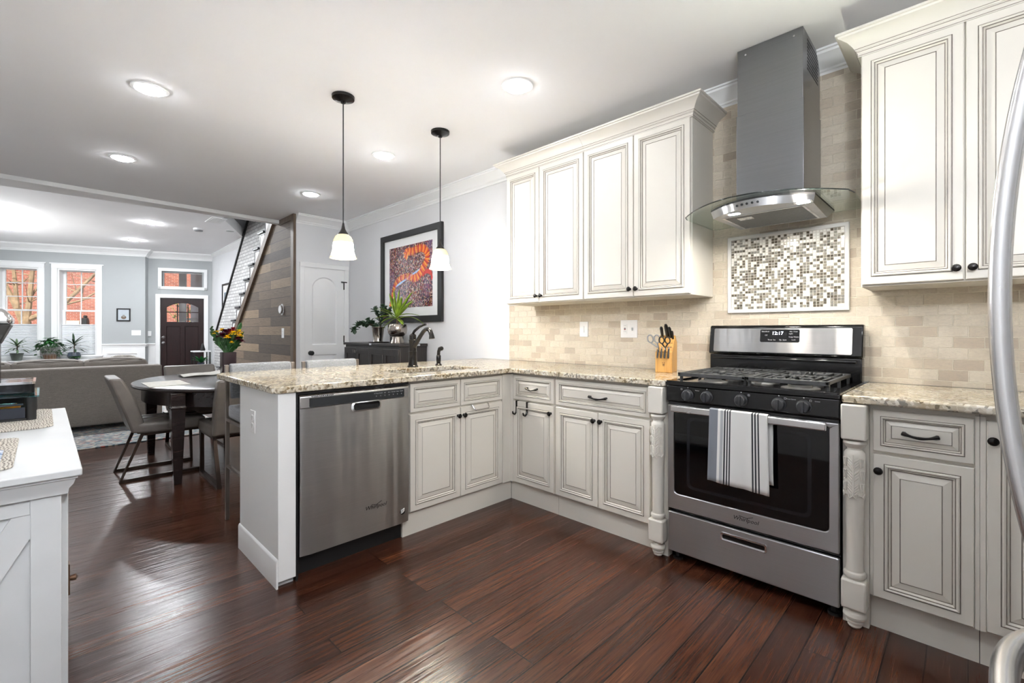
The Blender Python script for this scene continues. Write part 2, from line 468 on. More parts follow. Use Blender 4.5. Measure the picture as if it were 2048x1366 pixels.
LEAF3 = plain('lime_leaf', '#7f9a2e', .4, var=.4, vs=22)
STEM = plain('brown_stem', '#5a4a3a', .7, var=.2)
SOIL = plain('potting_soil', '#2b211b', .95, var=.3, vs=60)
PANE = m_glass('window_glass')
HOODGL = m_glass('hood_glass', (.86,.90,.86,1))
TEAL = m_glass('teal_glass', (.55,.85,.88,1))

# ------------------------------------------------------------------ setting
XW = 2.99      # right wall
ZK = 2.71      # kitchen ceiling
ZL = 3.20      # front room ceiling
YB = 6.126     # wall under the stairs
XS = 2.246     # plank wall beside the stairs
A0 = Vector((1.754, 14.38, 0)); FU = Vector((.9285,-.3714,0)); FN = Vector((-.3714,-.9285,0))
FF = Fr(A0, FU, (0,0,1), FN)                       # window wall of the front room
FD = Fr(A0 - FN*.22, FU, (0,0,1), FN)              # entry door wall, set back

struct('floor', MB().plate(XY, [(-1.6,-1.3),(3.3,-1.3),(3.3,16.6),(-1.6,16.6)], [], -.12, 0), FLOOR)
struct('ceiling', MB().plate(XY, [(-.75,-1.3),(3.3,-1.3),(3.3,6.64),(-.75,6.56)], [], ZK, ZK+.2), CEIL)
struct('ceiling_front', MB().plate(XY, [(-1.6,6.5),(2.22,6.5),(2.22,9.35),(2.97,10.95),(3.3,10.95),(3.3,16.6),(-1.6,16.6)], [], ZL, ZL+.2), CEIL)
struct('ceiling_stairwell', MB().plate(XY, [(2.1,6.5),(3.3,6.5),(3.3,11.1),(2.1,11.1)], [], 4.4, 4.5), CEIL)
w = MB(); w.box(2.12,2.22,6.5,11.05,ZL+.2,4.4); w.box(2.22,3.3,10.95,11.05,ZL+.2,4.4); w.box(2.22,3.3,6.5,6.6,ZL,4.4); struct('wall_stairwell', w, WALLM)
struct('wall_header', MB().plate(XY, [(-1.6,6.60),(XW,6.66),(XW,6.75),(-1.6,6.75)], [], ZK, ZL), WALLM)
struct('beam', MB().plate(XY, [(-.75,6.52),(XS-.002,6.64),(XS-.002,6.72),(-.75,6.90)], [], 2.665, ZK), WHITE, bevel=.004)
w = MB()
w.box(XW, XW+.3, -1.3, 6.5, 0, ZL+.1); w.box(XW, XW+.3, 6.5, 10.0, 0, 4.4)
w.box(3.10, 3.3, 10.0, 10.95, 0, 4.4); w.box(3.10, 3.3, 10.95, 16.6, 0, ZL+.1)
struct('wall_right', w, WALLM)
BRK = [(6.3,0),(13.3,0),(13.3,1.02),(12.98,1.30),(10.94,3.17),(10.0,4.03),(10.0,4.38),(6.3,4.38)]
YZ = Fr((0,0,0), (0,1,0), (0,0,1), (1,0,0))
struct('wall_stair_brick', MB().prism(BRK, YZ, XW-.012, 3.10), BRICKW)
t = MB(); t.tube([(XW-.025,13.32,.985),(XW-.025,10.0,4.03)], .019, 4, sq=True)
struct('trim_1', t, BLACKM)
struct('wall_left', MB().box(-.75, -.47, -1.3, 6.56, 0, ZK), WALLM)
w = MB(); w.box(-1.6, -1.25, 6.56, 16.6, 0, ZL); w.box(-1.25, -.47, 6.5, 6.60, 0, ZL)
struct('wall_left_front', w, WALLF)
struct('wall_rear', MB().box(-.75, 3.3, -1.3, -.98, 0, ZK), WALLM)
w = MB().plate(FP(0, YB), [(XS+.02,0),(XW,0),(XW,ZK),(XS+.02,ZK)], [rect(2.36,2.925,0.001,2.06)], -.12, 0)
struct('wall_back', w, WALLM)
# plank clad wall along the stair
SLO = -.857
def zcap(y): return 2.715 + SLO*(y-6.915)
poly = [(YB,0),(YB,ZK),(6.92,ZK),(9.95,zcap(9.95)),(9.95,0)]
struct('wall_stair_planks', MB().prism(poly, YZ, XS, XS+.02), BARN)
t = MB(); t.box(XS-.014, XS+.02, YB-.014, YB+.075, 0, ZK); t.box(XS-.012, XS+.0, YB+.075, 6.62, ZK-.07, ZK)
struct('trim_2', t, BARNTRIM)
t = MB(); d = Vector((0,1,SLO)).normalized(); nn = Vector((0,-d.z,d.y))
q0 = Vector((0,6.72,zcap(6.72))); q1 = Vector((0,9.95,zcap(9.95)))
L = []
for q in (q0, q1):
    L.append([(x, (q+nn*k).y, (q+nn*k).z) for x, k in ((XS-.035,-.075),(XS+.05,-.075),(XS+.05,.035),(XS-.035,.035))])
t.loops(L); struct('trim_3', t, BARNTRIM)

# tile backsplash
w = MB(); w.box(2.98, XW, -.96, 2.975, .95, 1.44); w.box(2.98, XW, .30, 1.22, 1.44, ZK-.02)
struct('wall_backsplash', w, TILE)

# crown mouldings, chair rail, baseboards
CROWN = [(0,-.115),(.008,-.115),(.012,-.095),(.02,-.09),(.022,-.08),(.05,-.05),(.078,-.028),(.086,-.024),(.088,-.012),(.10,-.010),(.10,0),(0,0)]
def crown(path, z, side, name, mat=WHITE, s=1.0, prof=CROWN):
    m = MB().molding(path, [(o*s, z+k*s) for o, k in prof], 0, side)
    m.f = [list(f) if side > 0 else list(f)[::-1] for f in m.f]
    return struct(name, m, mat, ang=25)
crown([(XS+.02,YB-.0005),(XW-.0005,YB-.0005),(XW-.0005,-.97)], ZK, 1, 'trim_4')
def fp(fr, s, d=0): p = fr(s, 0, d); return (p[0], p[1])
crown([fp(FF,-3.6,.001), fp(FF,0,.001), fp(FD,0.001,.001), fp(FD,1.452,.001), (3.099,10.96)], ZL, 1, 'trim_5', s=1.45)
CH = [(0,0),(.014,.004),(.014,.03),(.03,.045),(.03,.06),(.018,.066),(0,.07)]
crown([fp(FF,-.838,.001), fp(FF,0,.001), fp(FD,.0,.001), fp(FD,.151,.001)], .835, 1, 'trim_6', prof=CH)
BS = [(0,0),(.018,0),(.018,.11),(.012,.125),(.006,.14),(0,.14)]
crown([(XW-.0005,6.1),(XW-.0005,3.0)], 0, 1, 'baseboard_right', prof=BS)
crown([fp(FF,-3.6,.001), fp(FF,0,.001), fp(FD,0.001,.001), fp(FD,.151,.001)], 0, 1, 'baseboard_front', prof=BS)

# front walls with window and door openings
def casing(fr, u0, u1, v0, v1, w, n0, n1, legs=True, bottom=True):
    m = MB()
    m.fbox(fr, u0, u0+w, v0, v1, n0, n1); m.fbox(fr, u1-w, u1, v0, v1, n0, n1)
    m.fbox(fr, u0-.0, u1+.0, v1-w, v1, n0, n1+.003)
    if bottom: m.fbox(fr, u0, u1, v0, v0+w, n0, n1)
    return m
WINS = [(-2.81, -1.87), (-1.75, -.83)]
hol = [rect(a+.10, b-.10, .66, 2.69) for a, b in WINS]
struct('wall_front', MB().plate(FF, rect(-3.7, .0, 0, ZL), hol, -.30, 0), WALLF)
struct('wall_entry', MB().plate(FD, [(-.02,0),(.212,0),(.212,2.10),(1.225,2.10),(1.225,0),(1.6,0),(1.6,ZL),(-.02,ZL)], [rect(.265,1.14,2.335,2.725)], -.28, 0), WALLF)
# white wainscot panel below the chair rail
w = MB(); w.fbox(FF, -.83, 0, .14, .835, 0, .006); w.fbox(FD, 0, .153, .14, .835, 0, .006)
for a, b, c, e in ((-.75,-.15,.665,.685),(-.75,-.15,.22,.24),(-.75,-.73,.24,.665),(-.17,-.15,.24,.665)): w.fbox(FF, a, b, c, e, .006, .018)
w.fbox(FF, -3.6, -.83, .14, .60, 0, .006)
struct('trim_7', w, WHITE, bevel=.003)

BLIND = plain('white_cellular_shade', '#e4e6e9', .8, var=.02)
for wi, (a, b) in enumerate(WINS):
    r = thing('window_%d' % (wi+1), None, None, FF((a+b)/2, .66, 0)); r['kind'] = 'structure'
    m = casing(FF, a, b, .64, 2.77, .105, -.0, .022, bottom=False)
    m.fbox(FF, a-.03, b+.03, 2.765, 2.79, 0, .035)
    part(r, 'window_casing', m, WHITE, bevel=.004)
    m = MB(); m.fbox(FF, a-.02, b+.02, .615, .65, -.28, .07); m.fbox(FF, a, b, .56, .615, 0, .018)
    part(r, 'window_sill', m, WHITE, bevel=.004)
    g0, g1 = a+.185, b-.195
    m = MB()      # jambs and the two sashes
    m.fbox(FF, a+.105, a+.135, .65, 2.67, -.28, 0); m.fbox(FF, b-.135, b-.105, .65, 2.67, -.28, 0); m.fbox(FF, a+.105, b-.105, 2.63, 2.67, -.28, 0)
    part(r, 'window_jamb', m, WHITE, bevel=.003)
    gm = (g0+g1)/2
    for nm, z0, z1, dn, hz in (('upper_sash', 1.68, 2.65, -.21, (2.01, 2.32)), ('lower_sash', .66, 1.71, -.17, (1.05, 1.36))):
        s = MB(); zz0, zz1 = z0+.035, z1-.035
        s.plate(FF, rect(a+.13, b-.13, z0, z1), [rect(g0, g1, zz0, zz1)], dn-.035, dn)
        s.fbox(FF, gm-.010, gm+.010, zz0, zz1, dn-.026, dn-.008)
        for q in hz: s.fbox(FF, g0, g1, q-.010, q+.010, dn-.026, dn-.008)
        so = part(r, nm, s, WHITE, bevel=.002)
        part(so, 'pane', MB().fbox(FF, g0, g1, zz0, zz1, dn-.021, dn-.017), PANE)
    m = MB(); n = 26; zt, zb = 1.352, .68
    G = []
    for i in range(n*2+1):
        z = zt + (zb-zt)*i/(n*2); G.append([FF(a+.14, z, -.125 + (.012 if i % 2 else 0)), FF(b-.14, z, -.125 + (.012 if i % 2 else 0))])
    m.grid(G); m.fbox(FF, a+.138, b-.138, zt, zt+.022, -.14, -.105); m.fbox(FF, a+.138, b-.138, zb-.012, zb, -.14, -.105)
    part(r, 'cellular_shade', m, BLIND, solid=.002, flat=True)

r = thing('window_3', None, None, FD(.73, 2.28, 0)); r['kind'] = 'structure'
part(r, 'window_casing', casing(FD, .205, 1.255, 2.27, 2.81, .075, 0, .022), WHITE, bevel=.004)
m = MB().plate(FD, rect(.265, 1.14, 2.335, 2.725), [rect(.29, 1.115, 2.36, 2.70)], -.20, -.14); part(r, 'window_frame', m, WHITE, bevel=.003)
part(r, 'pane', MB().fbox(FD, .29, 1.115, 2.36, 2.70, -.172, -.168), PANE)

# front door, dark red brown, arched lites
r = thing('door_2', None, None, FD(.712, 0, -.05)); r['kind'] = 'structure'
part(r, 'door_casing', casing(FD, .153, 1.277, 0, 2.145, .09, 0, .024, bottom=False), WHITE, bevel=.004)
m = MB()
m.plate(FD, rect(.248, 1.176, .01, 2.05), [arch(.37, 1.05, 1.45, 1.93, .11), rect(.37,.66,.16,1.33), rect(.76,1.05,.16,1.33)], -.075, -.03)
for a, b in ((.37,.66),(.76,1.05)):
    m.fbox(FD, a, b, .16, 1.33, -.07, -.045)
part(r, 'door_leaf', m, DOORWOOD, bevel=.006)
part(r, 'pane', MB().prism(arch(.37, 1.05, 1.45, 1.93, .11), FD, -.056, -.052), PANE)
m = MB()
for q in (.597, .823): m.fbox(FD, q-.011, q+.011, 1.45, 1.90, -.062, -.038)
m.fbox(FD, .37, 1.05, 1.685, 1.707, -.062, -.038)
part(r, 'glazing_bars', m, DOORWOOD)
for z in (1.06, .92):
    c = FD(.305, z, -.03); k = MB()
    e = Vector(c) + FN*.05
    k.tube([c, Vector(c)+FN*.006, Vector(c)+FN*.0061, Vector(c)+FN*.03], [.032,.032,.012,.012], 14); k.ball(tuple(Vector(c)+FN*.042), .027)
    part(r, 'door_knob', k, CHROME)
m = MB()
for z in (.25, 1.06, 1.78): m.fbox(FD, 1.168, 1.188, z-.05, z+.05, -.035, -.012)
part(r, 'hinge', m, BLACKM)
m = MB().plate(FD, [(.215,0),(.247,0),(.247,2.052),(1.177,2.052),(1.177,0),(1.222,0),(1.222,2.098),(.215,2.098)], [], -.27, -.0); part(r, 'door_jamb', m, WHITE)

# closet door under the stairs
CW = FP(0, YB)
r = thing('door_1', None, None, (2.64, YB, 0)); r['kind'] = 'structure'
m = casing(CW, 2.312, 2.972, 0, 2.105, .06, .0, .018, bottom=False); part(r, 'door_casing', m, WHITE, bevel=.005)
m = MB(); hs = [arch(2.475, 2.805, 1.03, 1.93, .12), rect(2.475,2.805,.2,.90)]
m.plate(CW, rect(2.374, 2.907, .012, 2.045), hs, -.035, .002)
for hq in hs:
    cx = sum(p[0] for p in hq)/len(hq); cz = sum(p[1] for p in hq)/len(hq)
    def shr(k): 
        us = [p[0] for p in hq]; vs = [p[1] for p in hq]; cu = (min(us)+max(us))/2; cv = (min(vs)+max(vs))/2; hu = (max(us)-min(us))/2; hv = (max(vs)-min(vs))/2
        return [(cu+(p[0]-cu)*(hu-k)/hu, cv+(p[1]-cv)*(hv-k)/hv) for p in hq]
    L = []
    for k, n in ((0,.002),(.012,-.010),(.03,-.010),(.055,.0)):
        L.append([CW(u,v,n) for u,v in shr(k)])
    m.loops(L, cap0=False)
part(r, 'door_leaf', m, WHITE)
k = MB(); k.lathe([(.03,0),(.03,.006),(.012,.01),(.012,.03),(.026,.04),(.030,.052),(.024,.062),(.001,.066)], (2.452, YB-.002, .925), 'ny', 18)
part(r, 'door_knob', k, BLACKM)
for z in (1.83, .28, 1.1):
    k = MB(); k.fbox(CW, 2.900, 2.918, z-.05, z+.05, .002, .012)
    if z == 1.83: k.fbox(CW, 2.868, 2.945, z+.045, z+.06, .002, .02)
    part(r, 'hinge', k, BLACKM)
part(r, 'door_jamb', MB().plate(CW, [(2.361,0),(2.372,0),(2.372,2.048),(2.909,2.048),(2.909,0),(2.924,0),(2.924,2.059),(2.361,2.059)], [], -.11, -.002), WHITE)

# staircase behind the plank wall
r = thing('staircase', 'white staircase with dark treads rising behind the plank wall', 'staircase', (2.6, 9.9, 0))
SR = [7.50 + .235*i for i in range(-3, 11)]
zi = [2.67 - .21*i for i in range(-3, 11)]
PTREAD = plain('dark_grey_tread_paint', '#2c2e33', .3, var=.1)
for i, (y, z) in enumerate(zip(SR, zi)):
    if z > 3.15: continue
    m = MB(); xs_ = XS-.02 if y > 7.2 else XS+.03; m.box(xs_, XW-.02, y-.25, y, z-.035, z); part(r, 'tread', m, PTREAD, bevel=.008)
    m = MB(); m.box(XS+.012, XW-.02, y-.05, y-.03, z-.21, z-.035); m.box(xs_+.024, xs_+.04, y-.262, y-.03, z-.235, z-.035)
    part(r, 'riser', m, WHITE)
    m = MB(); f2 = Fr((xs_+.024, y-.03, z-.035), (0,-1,0), (0,0,1), (-1,0,0))
    m.plate(f2, rect(.01,.225,-.20,-.012), [rect(.022,.213,-.188,-.024)], 0, .006); part(r, 'step_bracket', m, PTREAD)
m = MB(); m.prism([(7.0,2.2),(7.0,2.9),(9.95,.25),(9.95,.0),(9.5,0.0)], YZ, XS+.022, XS+.045); part(r, 'stringer', m, WHITE)

# ------------------------------------------------------------------ street outside
OUT = FF
GRND = plain('pavement', '#bdb9b2', .9, var=.2)
struct('ground_outside', MB().plate(Fr(A0, FU, FN, (0,0,1)), [(-24,-30),(24,-30),(24,-.5),(-24,-.5)], [], -1.0, -.8), GRND)
b = thing('brick_house', 'sunlit red brick row house across the street with white framed windows', 'building', FF(-1, -.8, -15))
hw = []
for s0 in (-10.35, -13.3, 1.6, 4.6):
    for z0 in (.9, 4.6): hw.append((s0, s0+1.15, z0, z0+1.9))
m = MB().plate(FF, rect(-14, 12, -.8, 11), [rect(*q) for q in hw], -15.4, -15.0)
part(b, 'wall', m, BRICKR)
DKWIN = plain('dark_window_glass', '#23303c', .08, var=.2)
for q in hw:
    f = part(b, 'window', MB().plate(FF, rect(q[0]-.06,q[1]+.06,q[2]-.06,q[3]+.06), [rect(q[0]+.08,q[1]-.08,q[2]+.08,q[3]-.08)], -15.1, -14.95), WHITE)
    m = MB(); m.fbox(FF, q[0]+.08, q[1]-.08, q[2]+.08, q[3]-.08, -15.15, -15.1); part(f, 'pane', m, DKWIN)
m = MB(); m.fbox(FF, -14, 12, 11, 11.6, -15.6, -14.7); m.fbox(FF, -14, 12, 10.6, 11, -15.0, -14.85); part(b, 'cornice', m, WHITE)
m = MB(); m.fbox(FF, -7.15, -6.55, 1.5, 1.72, -14.995, -14.93); solo('house_sign', m, plain('pale_sign', '#e3dccd', .5), 'small pale plaque on the brick house seen through the right window', 'sign', bevel=.02)
m = MB(); m.fbox(FF, -6.42, -6.2, 1.5, 1.85, -14.995, -14.75); m.fbox(FF, -6.37, -6.25, 1.85, 1.98, -14.98, -14.8); solo('wall_lantern', m, BLACKM, 'dark lantern fixed to the brick house beside the pale plaque', 'lantern', bevel=.04)
# street tree: bare pale trunk and boughs
BARK = plain('sunlit_bark', '#b09678', .85, var=.35, vs=5, bump=.4, bs=20)
tr = thing('street_tree', 'bare pale barked tree standing outside the left window', 'tree', FF(-4.3, -.8, -5))
m = MB()
def P3(s, z, d): return FF(s, z, d)
m.tube([P3(-4.25,-.8,-5), P3(-4.28,.6,-5), P3(-4.32,1.5,-5)], [.22,.17,.14], 12)
part(tr, 'trunk', m, BARK)
m = MB()
boughs = [[(-4.32,1.4,-5,.19),(-4.55,2.0,-5.05,.14),(-4.85,2.7,-5.1,.11),(-5.4,3.8,-5.2,.07)],
          [(-4.3,1.4,-5,.17),(-4.2,2.1,-4.95,.12),(-4.12,2.9,-4.9,.10),(-4.0,4.6,-5,.06)],
          [(-4.5,1.9,-5,.11),(-4.58,2.6,-5.1,.09),(-4.72,3.8,-5.2,.06)],
          [(-4.2,1.6,-5,.13),(-3.5,1.95,-5,.10),(-3.1,2.45,-5,.085),(-2.6,3.1,-5,.06),(-1.5,4.0,-5,.03)],
          [(-3.4,2.05,-5,.06),(-3.0,2.2,-5.1,.045),(-2.4,2.65,-5.1,.03)],
          [(-4.75,2.4,-5.1,.06),(-5.3,2.7,-5,.04),(-6,2.8,-5,.025)],
          [(-4.2,2.2,-5,.05),(-3.9,2.9,-5,.035),(-3.6,3.4,-5,.02)]]
for bg in boughs: m.tube([P3(s,z,d) for s,z,d,q in bg], [q*.62 for *_,q in bg], 8)
for i in range(30):
    bg = boughs[i % 5]; a = bg[rnd.randint(1, len(bg)-1)]
    s, z, d = a[0], a[1], a[2]; p = [P3(s,z,d)]; ds, dz, dd = rnd.uniform(-.3,.3), rnd.uniform(.0,.3), rnd.uniform(-.15,.15)
    for k in range(4):
        s += ds*rnd.uniform(.5,1.2); z += dz*rnd.uniform(.3,1.3); d += dd; p.append(P3(s,z,d))
    m.tube(p, [.022,.016,.011,.007,.004], 5)
part(tr, 'boughs', m, BARK)
# porch post and railing outside the entry door, shrub beyond
pp = thing('porch_railing', 'white porch post and rail seen through the front door glass', 'railing', FD(.38,-.8,-1.6))
m = MB(); m.fbox(FD, .30, .46, -.8, 3.4, -1.7, -1.55); part(pp, 'post', m, WHITE, bevel=.01)
m = MB(); m.fbox(FD, .46, 2.6, 1.52, 1.58, -1.66, -1.58); m.fbox(FD, .46, 2.6, 1.38, 1.43, -1.66, -1.58); part(pp, 'rail', m, WHITE)
sh = MB()
for i in range(420):
    c = Vector(FD(rnd.gauss(-.1,.5), rnd.uniform(-.6,2.5), rnd.gauss(-6.4,.4))); a = rnd.uniform(0,6.28); q = rnd.uniform(.06,.13)
    e = Vector((math.cos(a), math.sin(a)*.4, rnd.uniform(-.6,.6))).normalized(); g = e.cross(Vector((rnd.uniform(-1,1),rnd.uniform(-1,1),rnd.uniform(-1,1)))).normalized()
    sh.add([c-e*q, c+g*q*.5, c+e*q, c-g*q*.5], [(0,1,2,3)])
for i in range(12):
    sh.tube([FD(-.1,-.8,-6.4), FD(rnd.gauss(-.1,.3), .8, -6.4+rnd.gauss(0,.2)), FD(rnd.gauss(-.1,.5), 2.2, -6.4+rnd.gauss(0,.3))], [.04,.025,.01], 5)
solo('garden_shrub', sh, plain('sunlit_shrub_leaf', '#8a8f4f', .6, var=.4, vs=4), 'yellow green shrub outside beyond the porch post', 'shrub', flat=True)

# ------------------------------------------------------------------ kitchen cabinets
XF = 2.345     # door faces of the run along the right wall
YF = 2.330     # door faces of the peninsula
CAB = [PAINT, GLAZE]
def panel(fr, w, h, th=.020, k=1.0):
    """raised panel door or drawer front with glazed grooves; fr origin at its lower left on the face plane"""
    m = MB()
    R = [(0,-th,0),(0,-.003,0),(.003,0,0),(.046*k,0,0),(.0475*k,-.0025,1),(.0505*k,-.0025,1),(.0515*k,.0045,0),(.057*k,.0065,0),(.0635*k,.0035,0),
         (.0645*k,.0005,1),(.0675*k,.0005,1),(.069*k,.002,0),(.075*k,-.0065,0),(.076*k,-.0085,1),(.0795*k,-.0085,1),(.084*k,-.0075,0),(.112*k,-.001,0),(.113*k,-.0035,1),(.1158*k,-.0035,1),(.1165*k,-.001,0)]
    L = []; ms = []
    for a, n, mi in R:
        L.append([fr(a,a,n), fr(w-a,a,n), fr(w-a,h-a,n), fr(a,h-a,n)]); ms.append(mi)
    mis = [0]
    for i in range(1, len(R)):
        mis.append(1 if (R[i][2] or R[i-1][2]) and abs(R[i][0]-R[i-1][0]) < .0036*max(k,.5) and (R[i][2]) else 0)
    m.loops(L, mis=mis[1:], cap0=True, cap1=True)
    # caps: keep the centre field painted
    m.m[-1] = 0; m.m[-2] = 0
    return m
def knob(parent, fr, u, v, name='knob'):
    m = MB(); c = Vector(fr(u, v, 0)); n = (Vector(fr(u, v, 1)) - c).normalized()
    m.tube([c, c+n*.003, c+n*.0031, c+n*.014, c+n*.0165, c+n*.022, c+n*.0265, c+n*.029], [.009,.009,.0055,.0055,.013,.0155,.012,.004], 14)
    return part(parent, name, m, BRONZE)
def pull(parent, fr, u, v, w=.10):
    m = MB(); pts = []; rs = []
    for i in range(13):
        t = i/12; x = u - w/2 + w*t
        pts.append(fr(x, v - .010*math.sin(PI*t), .014 + .012*math.sin(PI*t))); rs.append([.0085,.008,.006,.005,.005,.0055,.006][min(i, 12-i)])
    m.tube(pts, rs, 8)
    for x in (u-w/2+.006, u+w/2-.006): m.tube([fr(x,v,0), fr(x,v,.016)], [.006,.005], 8)
    return part(parent, 'handle', m, BRONZE)
def door(parent, fr, u0, u1, v0, v1, kn=None, k=.74):
    g = lambda a,b,c=0.0: fr(u0+a, v0+b, c)
    d = part(parent, 'door', panel(g, u1-u0, v1-v0, k=k), CAB, flat=True)
    if kn: knob(d, fr, *kn)
    return d
def drawer(parent, fr, u0, u1, v0, v1, pl=None):
    g = lambda a,b,c=0.0: fr(u0+a, v0+b, c)
    k = min(.56, (v1-v0)*.36/.1165)
    d = part(parent, 'drawer', panel(g, u1-u0, v1-v0, k=k), CAB, flat=True)
    if pl: pull(d, fr, *pl)
    return d

# sink base in the peninsula
FPK = FP(0, YF)
r = thing('sink_base_cabinet', 'cream glazed sink base with two drawer fronts and two doors beside the dishwasher', 'cabinet', (1.93, 2.6, 0), 'base cabinets')
m = MB()
m.box(1.495, 2.365, YF+.02, YF+.04, .14, .915); m.box(1.495, 1.513, YF+.04, 2.86, .14, .915); m.box(1.513, 2.965, YF+.04, 2.86, .14, .16); m.box(1.495, 2.965, 2.86, 2.88, .0, .915)
part(r, 'carcass', m, PAINT, bevel=.002)
m = MB(); m.box(2.269, 2.347, YF+.002, YF+.02, .14, .905); part(r, 'filler', m, PAINT)
m = MB(); m.box(1.478, 2.386, 2.362, 2.378, 0, .14); part(r, 'toe_kick', m, PAINT)
drawer(r, FPK, 1.512, 1.888, .73, .90); drawer(r, FPK, 1.894, 2.266, .73, .90)
door(r, FPK, 1.512, 1.888, .145, .717, (1.868, .668)); door(r, FPK, 1.894, 2.266, .145, .717, (1.914, .668))
# narrow cabinet in the corner
FRK = FR(XF, 0)
def RU(y): return -y
r = thing('corner_base_cabinet', 'narrow cream glazed base cabinet with one drawer and one door in the corner', 'cabinet', (2.66, 2.12, 0), 'base cabinets')
m = MB(); m.box(XF+.02, 2.975, 1.923, YF+.012, .14, .915); m.box(XF+.002, XF+.02, 2.304, 2.3325, .14, .905); part(r, 'carcass', m, PAINT)
m = MB(); m.box(2.387, 2.403, 1.923, 2.360, 0, .14); part(r, 'toe_kick', m, PAINT)
drawer(r, FRK, RU(2.302), RU(1.932), .73, .90, (RU(2.117), .818, .10))
door(r, FRK, RU(2.302), RU(1.932), .145, .717, (RU(1.955), .668))
r = thing('double_base_cabinet', 'wide cream glazed base cabinet with one long drawer over two doors left of the range', 'cabinet', (2.66, 1.58, 0), 'base cabinets')
m = MB(); m.box(XF+.02, 2.975, 1.238, 1.921, .14, .915); part(r, 'carcass', m, PAINT)
m = MB(); m.box(2.387, 2.403, 1.245, 1.921, 0, .14); part(r, 'toe_kick', m, PAINT)
drawer(r, FRK, RU(1.915), RU(1.249), .73, .90, (RU(1.582), .812, .125))
door(r, FRK, RU(1.915), RU(1.591), .145, .717, (RU(1.612), .668)); door(r, FRK, RU(1.585), RU(1.249), .145, .717, (RU(1.564), .668))
r = thing('drawer_base_cabinet', 'cream glazed base cabinet with one drawer and one door right of the range', 'cabinet', (2.66, .12, 0), 'base cabinets')
m = MB(); m.box(XF+.02, 2.975, -.029, .285, .14, .915); part(r, 'carcass', m, PAINT)
m = MB(); m.box(XF+.004, XF+.02, -.0295, -.018, .14, .905); part(r, 'filler', m, PAINT)
m = MB(); m.box(2.395, 2.411, -.029, .285, 0, .14); part(r, 'toe_kick', m, PAINT)
drawer(r, FRK, RU(.273), RU(-.016), .73, .895, (RU(.129), .815, .105))
door(r, FRK, RU(.273), RU(-.016), .145, .717, (RU(.254), .655))
r = thing('tall_door_base_cabinet', 'cream glazed base cabinet with one full height door at the right edge', 'cabinet', (2.66, -.2, 0), 'base cabinets')
m = MB(); m.box(XF+.02, 2.975, -.42, -.031, .14, .915); part(r, 'carcass', m, PAINT)
m = MB(); m.box(XF+.004, XF+.02, -.0455, -.0305, .14, .905); part(r, 'filler', m, PAINT)
m = MB(); m.box(2.395, 2.411, -.42, -.031, 0, .14); part(r, 'toe_kick', m, PAINT)
door(r, FRK, RU(-.047), RU(-.36), .145, .893, (RU(-.063), .825))

# turned corner posts either side of the range
def turned_post(yc, label):
    r = thing('turned_post', label, 'post', (XF-.0, yc, 0), 'turned posts')
    m = MB(); m.box(XF+.012, XF+.06, yc-.044, yc+.044, 0, .915); part(r, 'backing_board', m, PAINT)
    m = MB(); x = XF-.012
    m.box(x-.042, x+.022, yc-.042, yc+.042, .770, .913); part(r, 'top_block', m, PAINT, bevel=.006)
    m = MB(); m.box(x-.042, x+.022, yc-.042, yc+.042, .083, .203); part(r, 'bottom_block', m, PAINT, bevel=.008)
    m = MB(); pr = [(.020,.765),(.037,.764),(.040,.755),(.034,.742),(.026,.735),(.025,.728),(.032,.720),(.036,.712),(.036,.70),(.0365,.56),(.035,.54),(.0315,.525),(.029,.30),(.030,.235),(.0365,.230),(.039,.222),(.0365,.212),(.030,.208),(.030,.203)]
    m.lathe(pr[::-1], (x-.004, yc, 0), 'z', 28); part(r, 'column', m, PAINT)
    m = MB(); pr = [(.018,.083),(.024,.080),(.022,.074),(.036,.066),(.040,.054),(.036,.042),(.024,.036),(.030,.030),(.028,.022),(.021,.018),(.024,.012),(.018,.004),(.014,.001)]
    m.lathe(pr[::-1], (x-.004, yc, 0), 'z', 24); part(r, 'foot', m, PAINT)
    m = MB(); cx = x-.004
    def on(a, z, k=.0385): return (cx - k*math.cos(a), yc + k*math.sin(a), z)
    m.tube([on(0, .71), on(0, .545)], .0035, 6); m.tube([on(0, .71, .040), on(0, .55, .040)], .0012, 4, mi=1)
    for i in range(3):
        z = .695 - i*.05
        for s in (-1, 1):
            for q in range(4):
                zz = z - q*.011
                m.tube([on(s*.10, zz-.012), on(s*.32, zz-.002), on(s*.50, zz+.006)], [.0032,.0038,.0016], 5)
            m.tube([on(s*.62, z), on(s*1.05, z), on(s*.95, z-.030), on(s*.72, z-.034), on(s*.62, z)], .0030, 5)
            m.tube([on(s*.62, z, .0375), on(s*1.05, z, .0375), on(s*.95, z-.030, .0375), on(s*.72, z-.034, .0375), on(s*.62, z, .0375)], .0024, 4, mi=1)
    for s in (-1, 1):
        m.tube([on(0,.545), on(s*.3,.535), on(s*.45,.55), on(s*.7,.548), on(s*.9,.54), on(s*1.2,.555)], .003, 5)
    part(r, 'carved_leaf', m, CAB)
    return r
turned_post(1.190, 'cream turned post with carved leaf left of the range')
turned_post(.330, 'cream turned post with carved leaf right of the range')

# peninsula end panel
r = thing('peninsula_end_panel', 'white end panel of the peninsula with baseboard beside the dishwasher', 'panel', (.81, 2.6, 0))
m = MB(); m.box(.772, .853, 2.302, 2.90, .03, .915); part(r, 'panel', m, WHITE, bevel=.002)
m = MB(); m.prism([(.772,0),(.764,0),(.764,.122),(.767,.132),(.772,.137)], Fr((0,2.302,0),(1,0,0),(0,0,1),(0,1,0)), 0, .602)
part(r, 'baseboard', m, WHITE)
m = MB(); m.box(.775, .85, 2.33, 2.40, 0, .03); part(r, 'plinth', m, SIDEW)
m = MB(); m.box(.853, 1.495, 2.882, 2.90, 0, .915); part(r, 'back_panel', m, WHITE)

